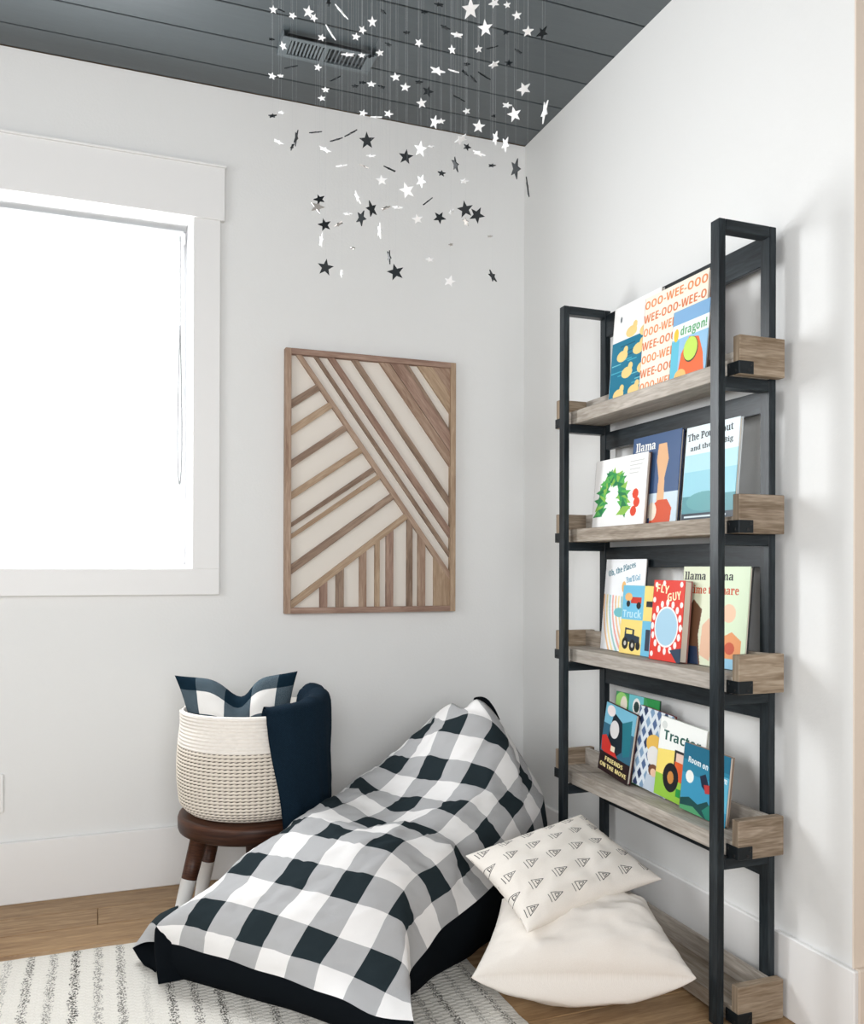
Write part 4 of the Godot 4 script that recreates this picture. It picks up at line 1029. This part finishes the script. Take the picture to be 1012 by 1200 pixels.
	book("dark blue picture book with red and white shapes and yellow title, leftmost on fourth tray", 0.675, 0.825, -0.100, y4, 0.196, 0.012,
		[["r", 0, 0, 1, 1, rgb(52, 104, 128)], ["r", 0, 0, 1, 0.3, rgb(120, 186, 210)], ["p", [0.3, 0.1, 0.62, 0.2, 0.7, 0.6, 0.5, 0.72, 0.2, 0.5], rgb(22, 34, 44)], ["e", 0.38, 0.34, 0.15, 0.13, rgb(226, 224, 222)], ["e", 0.2, 0.1, 0.14, 0.08, rgb(238, 226, 224)], ["p", [0.0, 0.5, 0.14, 0.46, 0.6, 0.72, 0.5, 0.8, 0.04, 0.7], rgb(206, 52, 44)], ["r", 0.34, 0.58, 0.14, 0.08, rgb(240, 226, 200)], ["p", [0.6, 0.2, 0.9, 0.1, 0.95, 0.6, 0.75, 0.66], rgb(36, 120, 134)], ["p", [0.0, 0.72, 1.0, 0.72, 1.0, 1.0, 0.0, 1.0], rgb(40, 24, 26)]],
		[["FRIENDS", 0.5, 0.80, 0.085, rgb(250, 232, 160), 0.0, false, 0.6], ["ON THE MOVE", 0.5, 0.90, 0.085, rgb(250, 232, 160), 0.0, false, 0.88]], rgb(70, 30, 34), 0.085, 0.12)
	var arg := [["r", 0, 0, 1, 1, rgb(222, 230, 236)]]
	for j in 8:
		for i in 6:
			var cx := (i + 0.5 * (j % 2)) / 5.0
			var cy := (j + 0.3) / 7.5
			arg.append(["p", [cx, cy - 0.075, cx + 0.07, cy, cx, cy + 0.075, cx - 0.07, cy], [rgb(84, 108, 148), rgb(46, 62, 98), rgb(130, 160, 190)][(i + j) % 3]])
	arg.append_array([["e", 0.55, 0.42, 0.24, 0.12, rgb(236, 190, 90)], ["e", 0.55, 0.56, 0.18, 0.12, rgb(236, 234, 230)], ["e", 0.6, 0.74, 0.15, 0.08, rgb(120, 78, 54)], ["p", [0.34, 1.0, 0.42, 0.8, 0.78, 0.8, 0.86, 1.0], rgb(196, 208, 220)], ["e", 0.6, 0.76, 0.09, 0.05, rgb(240, 200, 170)]])
	book("blue argyle patterned picture book with gold blob on fourth tray", 0.825, 0.975, -0.084, y4, 0.214, 0.011, arg, [], rgb(120, 60, 60), 0.085, 0.06)
	book("white and green picture book with tractor and green title on fourth tray", 0.940, 1.125, -0.094, y4, 0.203, 0.008,
		[["r", 0, 0, 1, 1, rgb(248, 250, 246)], ["p", [0.0, 0.42, 0.5, 0.36, 0.5, 0.8, 0.0, 0.86], rgb(250, 226, 120)], ["r", 0, 0.72, 1, 0.28, rgb(150, 200, 70)], ["r", 0.38, 0.36, 0.3, 0.28, rgb(46, 44, 46)], ["r", 0.42, 0.39, 0.22, 0.14, rgb(236, 206, 190)], ["p", [0.4, 0.5, 0.86, 0.5, 0.88, 0.72, 0.44, 0.74], rgb(224, 96, 48)], ["e", 0.34, 0.72, 0.17, 0.18, rgb(28, 28, 32)], ["e", 0.34, 0.72, 0.07, 0.08, rgb(206, 140, 70)], ["e", 0.78, 0.78, 0.1, 0.1, rgb(28, 28, 32)], ["r", 0.48, 0.82, 0.3, 0.1, rgb(40, 150, 70)], ["e", 0.1, 0.1, 0.06, 0.05, rgb(220, 224, 220)]],
		[["Tractor", 0.5, 0.22, 0.17, rgb(30, 90, 80), 0.0, false, 0.8]], rgb(206, 210, 200), 0.085, 0.05)
	book("night blue picture book with white moon above dark hills, rightmost on fourth tray", 1.068, 1.236, -0.109, y4, 0.162, 0.012,
		[["r", 0, 0, 1, 1, rgb(60, 150, 186)], ["r", 0, 0, 1, 0.24, rgb(34, 108, 136)], ["r", 0, 0.24, 1, 0.2, rgb(46, 130, 160)], ["r", 0.72, 0.3, 0.28, 0.5, rgb(96, 178, 206)], ["e", 0.18, 0.48, 0.09, 0.095, rgb(244, 246, 240)], ["p", [0.0, 0.84, 0.2, 0.78, 0.4, 0.84, 0.6, 0.74, 0.7, 0.86, 0.6, 1.0, 0.0, 1.0], rgb(26, 74, 74)], ["p", [0.0, 0.94, 0.3, 0.9, 0.55, 1.0, 0.0, 1.0], rgb(84, 160, 110)], ["p", [0.4, 0.42, 0.52, 0.36, 0.6, 0.5, 0.56, 0.62, 0.46, 0.56], rgb(30, 40, 62)], ["p", [0.5, 0.52, 0.62, 0.5, 0.66, 0.62, 0.54, 0.64], rgb(190, 60, 60)], ["p", [0.5, 0.9, 0.7, 0.74, 0.9, 0.8, 1.0, 1.0, 0.6, 1.0], rgb(40, 130, 110)]],
		[["Room on the", 0.44, 0.25, 0.12, rgb(236, 244, 246), -4.0, false, 0.64], ["Broom", 0.84, 0.34, 0.12, rgb(236, 244, 246), -6.0, false, 0.26]], rgb(150, 128, 112), 0.085, 0.03)

func make_rug() -> void:
	var n := FastNoiseLite.new()
	n.seed = 21
	n.frequency = 0.09
	var fine := FastNoiseLite.new()
	fine.seed = 22
	fine.frequency = 0.21
	var rng := RandomNumberGenerator.new()
	rng.seed = 5
	var sz := 768
	var im := Image.create(sz, sz, false, Image.FORMAT_RGB8)
	var hm := Image.create(sz, sz, false, Image.FORMAT_L8)
	# one tile is 1.0 m; woven rows run along z, every 5 cm a row of dark flecks
	var rows := 19
	var strength := []
	for k in rows:
		strength.append([0.25, 0.8, 0.5, 0.95, 0.35, 0.7][k % 6] + rng.randf_range(-0.15, 0.15))
	for y in sz:
		for x in sz:
			var u := float(x) / sz * rows
			var k := int(u)
			var f := u - k
			var wob := 0.12 * n.get_noise_2d(k * 90.0, y * 0.6)
			var d := absf(f - 0.5 + wob)
			var fleck := fine.get_noise_2d(x * 1.1 + k * 31.0, y * 0.75)
			var dark := 0.0
			if d < 0.2:
				dark = smoothstep(0.0, 0.22, fleck + (0.2 - d) * 1.3 - 0.13 + 0.25 * n.get_noise_2d(x * 0.4, y * 0.35)) * strength[k]
			var g := 0.5 + fine.get_noise_2d(x * 2.3 + 400.0, y * 1.9) * 0.5 + rng.randf_range(-0.15, 0.15)
			var c := rgb(208, 203, 193).lerp(rgb(242, 239, 232), clampf(g, 0, 1)).lerp(rgb(74, 72, 68), clampf(dark, 0, 0.95))
			im.set_pixel(x, y, c)
			var hgt := clampf(0.35 + 0.4 * g * (0.4 + 0.6 * sin(f * PI)) + 0.2 * (0.5 + 0.5 * sin(y * 0.55 + k * 2.0)), 0, 1)
			hm.set_pixel(x, y, Color(hgt, hgt, hgt))
	var m := printed(im, 0.95)
	m.metallic_specular = 0.1
	var nm: Image = hm.duplicate()
	nm.convert(Image.FORMAT_RGBA8)
	nm.bump_map_to_normal_map(4.0)
	m.normal_enabled = true
	m.normal_texture = ImageTexture.create_from_image(nm)
	m.normal_scale = 1.0
	# slab with a slightly wavy outline and a soft rolled edge
	var x0 := -2.9
	var x1 := -0.565
	var z0 := 0.415
	var z1 := 2.6
	var pts := []
	var uvs := []
	var nx := 60
	var nz := 60
	for j in nz + 1:
		var row := []
		var ur := []
		for i in nx + 1:
			var a := float(i) / nx
			var b := float(j) / nz
			var x := lerpf(x0, x1, a) + (0.006 * n.get_noise_2d(b * 300.0, 7.0) if i == nx else 0.0)
			var z := lerpf(z0, z1, b) + (0.005 * n.get_noise_2d(a * 300.0, 77.0) if j == 0 else 0.0)
			var rim := minf(minf(a, 1.0 - a) * nx, minf(b, 1.0 - b) * nz)
			row.append(Vector3(x + 1.7, 0.0015 if rim < 0.5 else 0.011 + 0.0012 * n.get_noise_2d(x * 120.0, z * 120.0), z - 1.5))
			ur.append(Vector2(x, z))
		pts.append(row)
		uvs.append(ur)
	var st := begin()
	add_grid(st, pts, uvs, true)
	var under := []
	for j in [0, nz]:
		under.append([Vector3(pts[j][0].x, 0.001, pts[j][0].z), Vector3(pts[j][nx].x, 0.001, pts[j][nx].z)])
	add_grid(st, under, [[Vector2.ZERO, Vector2.ZERO], [Vector2.ZERO, Vector2.ZERO]])
	var o := thing("area_rug", "ivory woven rug with broken grey flecked rows on the oak floor", "rug", Vector3(-1.7, 0, 1.5))
	part("pile", done(st), m, o)

func plaid_image(light: Color, mid: Color, dark: Color, fleck: float, seed_: int) -> Image:
	var rng := RandomNumberGenerator.new()
	rng.seed = seed_
	var s := 256
	var im := Image.create(s * 2, s * 2, false, Image.FORMAT_RGB8)
	for y in s * 2:
		for x in s * 2:
			var a := 1 if x >= s else 0
			var b := 1 if y >= s else 0
			var c := light
			if a + b == 2:
				c = dark
			elif a + b == 1:
				var twill := (x / 2 + (y / 2 if a == 1 else -y / 2) + 4096) % 4
				c = mid.lerp(dark if twill == 0 else light, 0.10 + fleck * rng.randf())
			var v := rng.randf_range(-0.02, 0.02)
			im.set_pixel(x, y, Color(c.r + v, c.g + v, c.b + v))
	return im

func bag_raw(j: int, i: int) -> Vector3:
	j = clampi(j, 0, 15)
	i = clampi(i, 0, 9)
	return Vector3(BAG[j][i * 3], BAG[j][i * 3 + 1], BAG[j][i * 3 + 2])

func cr(a: Vector3, b: Vector3, c: Vector3, d: Vector3, t: float) -> Vector3:
	return b.cubic_interpolate(c, a, d, t)

func bag_at(i: float, j: float) -> Vector3:
	var i0 := clampi(floori(i), 0, 8)
	var j0 := clampi(floori(j), 0, 14)
	var ti := i - i0
	var tj := j - j0
	var r := []
	for k in range(-1, 3):
		r.append(cr(bag_raw(j0 + k, i0 - 1), bag_raw(j0 + k, i0), bag_raw(j0 + k, i0 + 1), bag_raw(j0 + k, i0 + 2), ti))
	return cr(r[0], r[1], r[2], r[3], tj)

func make_beanbag() -> void:
	var base := Vector3(-0.85, 0.0, 0.85)
	var o := thing("beanbag_lounger", "large black and white buffalo check beanbag lounger on the rug", "beanbag", base)
	var im := plaid_image(rgb(238, 236, 234), rgb(176, 176, 177), rgb(42, 51, 55), 0.18, 31)
	var check := printed(im, 0.95)
	check.metallic_specular = 0.15
	var noise := FastNoiseLite.new()
	noise.seed = 8
	noise.frequency = 1.0
	var res := 5
	var pts := []
	var uvs := []
	for j in 15 * res + 1:
		var row := []
		var ur := []
		for i in 9 * res + 1:
			var fi := float(i) / res
			var fj := float(j) / res
			var p := bag_at(fi, fj)
			var du := bag_at(minf(fi + 0.05, 9), fj) - bag_at(maxf(fi - 0.05, 0), fj)
			var dv := bag_at(fi, minf(fj + 0.05, 15)) - bag_at(fi, maxf(fj - 0.05, 0))
			var nn := du.cross(dv).normalized()
			var soft := noise.get_noise_2d(fi * 0.9, fj * 0.7) * 0.008 + noise.get_noise_2d(fi * 2.8 + fj * 0.8, fj * 1.1 - fi * 0.5) * 0.0045 + absf(noise.get_noise_2d(fi * 1.1 - fj * 1.6 + 40.0, fj * 0.5 + fi * 0.9)) * -0.007
			var edge := minf(minf(fi, 9 - fi), minf(fj, 15 - fj))
			p += nn * soft * minf(1.0, edge)
			row.append(p - base)
			ur.append(Vector2(fi * 0.5, fj * 0.5))
		pts.append(row)
		uvs.append(ur)
	var st := begin()
	add_grid(st, pts, uvs)
	# the edge loop: front seam, right seam, peak, left side
	var loop := []
	var nI := 9 * res
	var nJ := 15 * res
	for i in nI:
		loop.append([i, 0, Vector3(-0.72, 0, 0.69), 0.0])
	for j in nJ:
		loop.append([nI, j, Vector3(0.72, 0, 0.69).lerp(Vector3(0.75, 0, -0.1), smoothstep(0.45, 0.9, float(j) / nJ)), smoothstep(9.0, 10.6, float(j) / res)])
	for i in range(nI, 0, -1):
		loop.append([i, nJ, Vector3(0.55, 0, -0.83), 1.0])
	for j in range(nJ, 0, -1):
		loop.append([0, j, Vector3(-0.5, 0, -0.86), smoothstep(0.0, 1.5, float(j) / res)])
	var nl := loop.size()
	var outs := []
	for k in nl:
		var s := Vector3.ZERO
		for d in range(-7, 8):
			s += loop[(k + d + nl) % nl][2]
		outs.append(s.normalized())
	var steps := 8
	var cover_rows := []
	var cover_uv := []
	var dark_rows := []
	for t in steps + 1:
		var row := []
		var ur := []
		for k in nl + 1:
			var l: Array = loop[k % nl]
			var p: Vector3 = pts[l[1]][l[0]]
			var f := float(t) / steps
			var tall: float = p.y - 0.013
			var bulge := (0.03 * sin(PI * f * 0.72) * minf(1.0, tall / 0.3) * (0.0 if k >= nI + nJ + nI else 1.0))
			var band := 0.004 * sin(PI * f) - 0.022 * f * f
			var off := lerpf(band, bulge, l[3])
			row.append(Vector3(p.x, lerpf(p.y, 0.013, f), p.z) + outs[k % nl] * off)
			var run: float = f * tall / 0.073
			var fi: float = float(l[0]) / res
			var fj: float = float(l[1]) / res
			var kind := 0 if k % nl < nI else (1 if k % nl < nI + nJ else (2 if k % nl < nI + nJ + nI else 3))
			ur.append(Vector2((fi + (run if kind == 1 else (-run if kind == 3 else 0.0))) * 0.5, (fj + (run if kind == 2 else (-run if kind == 0 else 0.0))) * 0.5))
		cover_rows.append(row)
		cover_uv.append(ur)
	var dk := begin()
	# black underside: front and right bands, and the bottom; the rest stays check
	var from := 0
	var split := nI + int(9.6 * res)
	var left_start := nl - int(3.0 * res)
	var sub := func(rows: Array, a: int, b: int) -> Array:
		var outr := []
		for r in rows:
			outr.append(r.slice(a, b + 1))
		return outr
	add_grid(dk, sub.call(cover_rows, from, split), sub.call(cover_uv, from, split), true)
	add_grid(dk, sub.call(cover_rows, left_start, nl), sub.call(cover_uv, left_start, nl), true)
	add_grid(st, sub.call(cover_rows, split, left_start), sub.call(cover_uv, split, left_start), true)
	var mid := Vector3.ZERO
	for k in nl:
		mid += cover_rows[steps][k] / nl
	for k in nl:
		tri(dk, mid, cover_rows[steps][k], cover_rows[steps][k + 1], Vector3.DOWN)
	# ear at the front left corner
	var rim_pts := [Vector3(EAR[0], EAR[1], EAR[2]) - base, Vector3(EAR[3], EAR[4], EAR[5]) - base, Vector3(EAR[6], EAR[7], EAR[8]) - base]
	var ear := []
	var earuv := []
	var belly := []
	for j in 2 * res + 1:
		var fj := float(j) / res
		var inner: Vector3 = pts[j][0]
		var outer: Vector3 = (rim_pts[0].lerp(rim_pts[1], fj) if fj < 1.0 else rim_pts[1].lerp(rim_pts[2], fj - 1.0)).lerp(pts[2 * res][0], smoothstep(1.55, 2.0, fj))
		var row := []
		var ur := []
		var rb := []
		for i in 9:
			var s := i / 8.0
			var p := inner.lerp(outer, s)
			var puff := sin(PI * s) * (0.5 + 0.5 * cos(PI * (fj - 1.0) * 0.5)) * 0.012
			row.append(p + Vector3(0, puff, 0))
			rb.append(Vector3(p.x + 0.02 * sin(PI * s), maxf(0.013, p.y - 0.055 * sin(PI * s) - 0.04 * (1.0 - s)), p.z + 0.015 * sin(PI * s)))
			ur.append(Vector2(-s * 0.5, fj * 0.5))
		ear.append(row)
		earuv.append(ur)
		belly.append(rb)
	add_grid(st, ear, earuv, true)
	add_grid(dk, belly, earuv)
	part("check_cover", done(st), check, o)
	part("black_underside", done(dk), M.black_cloth, o)
	# dark carry loop behind the peak
	var hp := begin()
	var a0 := bag_at(5.05, 15.0) - base
	var a1 := bag_at(6.15, 14.8) - base
	var path := []
	var rad := []
	for k in 11:
		var t := k / 10.0
		path.append(a0.lerp(a1, t) + Vector3(0.010, 0.020, -0.020) * sin(PI * t) + Vector3(0.0, -0.006, -0.014))
		rad.append(0.011)
	add_tube(hp, path, rad, 8)
	part("carry_loop", done(hp), M.black_cloth, o)

func make_stool_and_basket() -> void:
	var c := Vector3(-1.030, 0.0, 0.300)
	var s := thing("stool", "low dark walnut stool with white dipped legs under the rope basket", "stool", c)
	var st := begin()
	add_lathe(st, [Vector2(0.0001, 0.246), Vector2(0.17, 0.246), Vector2(0.197, 0.248), Vector2(0.206, 0.254), Vector2(0.209, 0.264), Vector2(0.209, 0.288), Vector2(0.206, 0.297), Vector2(0.199, 0.3015), Vector2(0.0001, 0.302)], 56)
	part("seat", done(st), M.walnut, s)
	for a in [Vector3(-0.155, 0, 0.060), Vector3(-0.10, 0, -0.06), Vector3(0.015, 0, -0.075), Vector3(0.10, 0, 0.055)]:
		var foot: Vector3 = a * 1.42
		var top: Vector3 = a + Vector3(0, 0.248, 0)
		var bot := Vector3(foot.x, 0.0, foot.z)
		var cut := top.lerp(bot, 0.44)
		var lg := begin()
		add_tube(lg, [top, cut], [0.0245, 0.0215], 20)
		var leg := part("leg", done(lg), M.walnut, s)
		var wp := begin()
		add_tube(wp, [cut, bot + Vector3(0, 0.0005, 0)], [0.0218, 0.0165], 20)
		part("dipped_end", done(wp), M.trim, leg)
	# rope basket
	var b := thing("rope_basket", "cream coiled rope basket with black stitching standing on the stool", "basket", c + Vector3(0, 0.3025, 0))
	var stitch := Image.create(256, 64, false, Image.FORMAT_RGB8)
	var rng := RandomNumberGenerator.new()
	rng.seed = 12
	for y in 64:
		for x in 256:
			var v := rng.randf_range(-0.03, 0.03)
			var col := rgb(226, 216, 202)
			# slanting thread across the rope, knotted in the valley between two coils
			var ph := fposmod((x + y * 0.5) / 16.0, 1.0)
			var val := absf(y - 32) / 32.0
			if val > 0.70 and ph < 0.62:
				col = rgb(70, 64, 58)
			elif val > 0.5 and ph < 0.16:
				col = rgb(150, 140, 128)
			col = Color(col.r + v, col.g + v, col.b + v)
			stitch.set_pixel(x, y, col)
	var coil := 0.0097
	var shape := func(y: float) -> float:
		var t := y / 0.291
		return 0.196 + 0.012 * sin(PI * clampf(t * 1.15, 0, 1)) - 0.030 * pow(maxf(0.0, 1.0 - t * 7.0), 2.0) + 0.004 * t
	for zone in [[0, 20], [20, 30]]:
		var prof := []
		for k in range(zone[0], zone[1]):
			for q in 6:
				var f := q / 6.0
				var y: float = (k + f) * coil
				prof.append(Vector2(shape.call(y) + 0.0038 * sin(PI * f), y))
		prof.append(Vector2(shape.call(zone[1] * coil), zone[1] * coil))
		var w := begin()
		var pts := []
		var uvs := []
		for k in prof.size():
			var row := []
			var ur := []
			for i in 97:
				var t := TAU * i / 96
				var wob := 1.0 + 0.012 * sin(2.0 * t + 0.6) + 0.008 * sin(3.0 * t + prof[k].y * 9.0)
				row.append(Vector3(cos(t) * prof[k].x * wob, prof[k].y, sin(t) * prof[k].x * wob))
				ur.append(Vector2(i / 96.0, prof[k].y / coil))
			pts.append(row)
			uvs.append(ur)
		add_grid(w, pts, uvs)
		if zone[0] == 20:
			# turned rim and inside wall
			add_lathe(w, [Vector2(prof[-1].x, 0.291), Vector2(prof[-1].x - 0.004, 0.2945), Vector2(prof[-1].x - 0.009, 0.291), Vector2(prof[-1].x - 0.010, 0.03), Vector2(0.0001, 0.028)], 96)
			part("cream_band", done(w), M.cream, b)
		else:
			add_lathe(w, [Vector2(0.0001, 0.0008), Vector2(prof[0].x, 0.0008)], 96)
			part("stitched_body", done(w), printed(stitch, 0.9, Vector3(5.0, 1.0, 1.0)), b)
	# checked cushion stuffed into the basket
	var pim := plaid_image(rgb(234, 232, 228), rgb(40, 58, 70), rgb(20, 38, 50), 0.32, 77)
	var pm := printed(pim, 0.95, Vector3(2.2, 2.2, 1.0))
	pm.uv1_offset = Vector3(0.62, 0.72, 0)
	pm.metallic_specular = 0.15
	var p := thing("check_cushion", "navy and white checked cushion poking out of the rope basket", "cushion", Vector3(-1.08, 0.56, 0.31))
	var cs := []
	for v in [Vector3(-1.185, 0.40, 0.265), Vector3(-0.935, 0.40, 0.36), Vector3(-0.915, 0.703, 0.385), Vector3(-1.246, 0.690, 0.262)]:
		cs.append(v - p.position)
	part("cover", cushion(cs, 0.055, 0.055, 0.10, 0.008, 14, 0.055, 0.5), pm, p)
	# navy throw hanging over the rim on the right
	var t := thing("throw_blanket", "dark navy throw blanket draped over the right rim of the basket", "blanket", c + Vector3(0.15, 0.55, 0.08))
	var n := FastNoiseLite.new()
	n.seed = 3
	n.frequency = 1.0
	var bs := begin()
	for layer in [[0.0, 1.0], [0.011, -1.0]]:
		var rows := []
		var uvr := []
		for k in 49:
			var f := k / 48.0
			var row := []
			var ur := []
			for i in 25:
				var g := i / 24.0
				var ang := lerpf(lerpf(1.56, 1.34, smoothstep(0.4, 1.0, f)), -0.30, g)   # angle round the basket, from the front to the right
				var rr := 0.0
				var yy := 0.0
				if f < 0.25:
					var q := f / 0.25
					rr = 0.165 - 0.01 * q
					yy = lerpf(0.46, 0.592, q)
				elif f < 0.42:
					var q := (f - 0.25) / 0.17
					rr = 0.155 + 0.072 * (0.5 - 0.5 * cos(PI * q))
					yy = 0.592 + 0.030 * sin(PI * q) + 0.004 * q
				else:
					var q := (f - 0.42) / 0.58
					rr = 0.227 - 0.004 * sin(PI * q) + 0.004 * q
					yy = lerpf(0.596, 0.285, q)
				rr += n.get_noise_2d(g * 5.0, f * 1.5) * 0.009 * smoothstep(0.2, 0.5, f) - layer[0]
				yy += n.get_noise_2d(g * 4.0 + 9.0, 3.0) * 0.010 * smoothstep(0.15, 0.35, f) * (1.0 - smoothstep(0.5, 0.8, f)) - (layer[0] * 0.8 if f > 0.22 and f < 0.45 else 0.0)
				yy += 0.022 * g * smoothstep(0.2, 0.3, f) * (1.0 - smoothstep(0.4, 0.75, f))
				row.append(c + Vector3(cos(ang) * rr, yy, sin(ang) * rr) - t.position)
				ur.append(Vector2(g * 0.4, f * 0.7))
			rows.append(row)
			uvr.append(ur)
		add_grid(bs, rows, uvr, layer[1] < 0)
	part("cloth", done(bs), M.navy, t)

func triangle_print() -> Image:
	var s := 512
	var im := Image.create(s, s, false, Image.FORMAT_RGB8)
	var rng := RandomNumberGenerator.new()
	rng.seed = 2
	for y in s:
		for x in s:
			var v := rng.randf_range(-0.018, 0.018)
			im.set_pixel(x, y, Color(0.925 + v, 0.90 + v, 0.865 + v))
	var line := func(a: Vector2, b: Vector2) -> void:
		var len := int(a.distance_to(b) * 2.0)
		for k in len + 1:
			var p := a.lerp(b, float(k) / len)
			for dx in 2:
				for dy in 2:
					var q := Vector2i(p) + Vector2i(dx, dy)
					if q.x >= 0 and q.y >= 0 and q.x < s and q.y < s:
						im.set_pixelv(q, rgb(38, 38, 40))
	for j in 5:
		for i in 6:
			var o := Vector2(14 + i * 92 - (j % 2) * 30, 26 + j * 98)
			var z := 1.12
			# outer triangle, inner triangle and a stroke before them
			line.call(o + Vector2(10, 0) * z, o + Vector2(44, 18) * z)
			line.call(o + Vector2(44, 18) * z, o + Vector2(10, 38) * z)
			line.call(o + Vector2(10, 38) * z, o + Vector2(10, 0) * z)
			line.call(o + Vector2(19, 11) * z, o + Vector2(33, 18) * z)
			line.call(o + Vector2(33, 18) * z, o + Vector2(19, 28) * z)
			line.call(o + Vector2(19, 28) * z, o + Vector2(19, 11) * z)
			line.call(o + Vector2(0, 2) * z, o + Vector2(0, 36) * z)
	return im

func make_floor_cushions() -> void:
	var a := thing("floor_cushion", "plump plain cream floor cushion beside the bookcase, under the patterned cushion", "cushion", Vector3(-0.42, 0.0, 1.0))
	var cs := []
	for v in [Vector3(-0.672, 0.092, 1.085), Vector3(-0.205, 0.092, 1.262), Vector3(-0.215, 0.205, 1.075), Vector3(-0.50, 0.17, 0.88)]:
		cs.append(v - a.position)
	part("cover", cushion(cs, 0.078, 0.098, 0.06, 0.014, 41, 0.0, 0.45, 0.0125, Vector3(-0.02, -0.105, 0.045)), M.cream, a)
	var tg := begin()
	add_box(tg, Vector3(-0.224, 0.186, 1.10) - a.position, Vector3(0.014, 0.010, 0.002), 0.0005)
	part("sewn_tag", done(tg), M.trim, a)
	var b := thing("triangle_cushion", "off white cushion printed with small black triangles, lying on the plain cushion", "cushion", Vector3(-0.40, 0.2, 1.0))
	var cb := []
	for v in [Vector3(-0.548, 0.185, 1.115), Vector3(-0.165, 0.245, 1.078), Vector3(-0.222, 0.332, 0.792), Vector3(-0.612, 0.300, 0.908)]:
		cb.append(v - b.position)
	var m := printed(triangle_print(), 0.92)
	m.metallic_specular = 0.15
	part("cover", cushion(cb, 0.060, 0.05, 0.08, 0.008, 55, 0.0, 0.45), m, b)

func star_mesh(r: float, thick: float) -> ArrayMesh:
	var st := begin()
	st.set_smooth_group(-1)
	var rim := []
	for k in 10:
		var a := PI / 2 + TAU * k / 10.0
		var rr := r if k % 2 == 0 else r * 0.42
		rim.append(Vector3(cos(a) * rr, sin(a) * rr, 0))
	var h := Vector3(0, 0, thick * 0.5)
	for k in 10:
		var p: Vector3 = rim[k]
		var q: Vector3 = rim[(k + 1) % 10]
		tri(st, h, p + h, q + h, Vector3.BACK)
		tri(st, -h, p - h, q - h, Vector3.FORWARD)
		quad(st, [p - h, q - h, q + h, p + h], p + q, [Vector2.ZERO, Vector2.ZERO, Vector2.ZERO, Vector2.ZERO])
	return done(st)

func make_stars() -> void:
	var shape := star_mesh(0.02, 0.0026)
	var thread := CylinderMesh.new()
	thread.top_radius = 0.0001
	thread.bottom_radius = 0.0001
	thread.height = 1.0
	thread.radial_segments = 5
	thread.rings = 1
	for s in STARS:
		var at := Vector3(s[0], s[1], s[2])
		var o := thing("hanging_star", s[12], "star", at, "star mobile hanging from the ceiling")
		var b := part("star_shape", shape, M[s[11]], o)
		var ax := Vector3(s[4], s[5], s[6]).normalized()
		var ay := Vector3(s[7], s[8], s[9])
		ay = (ay - ax * ay.dot(ax)).normalized()
		var k: float = s[3] / 0.02
		b.basis = Basis(ax, ay, ax.cross(ay)) * Basis(Vector3.BACK, s[10]) * Basis.from_scale(Vector3(k, k, 1.0))
		var len: float = CEIL - s[1]
		var t := part("thread", thread, M.string, o, Vector3(0, len * 0.5, 0))
		t.scale = Vector3(1, len, 1)

func _ready() -> void:
	set_camera_and_light()
	make_materials()
	make_room()
	make_windows()
	make_rug()
	make_bookcase()
	make_beanbag()
	make_art()
	make_stool_and_basket()
	make_floor_cushions()
	make_vent()
	make_outlet()
	make_books()
	make_stars()
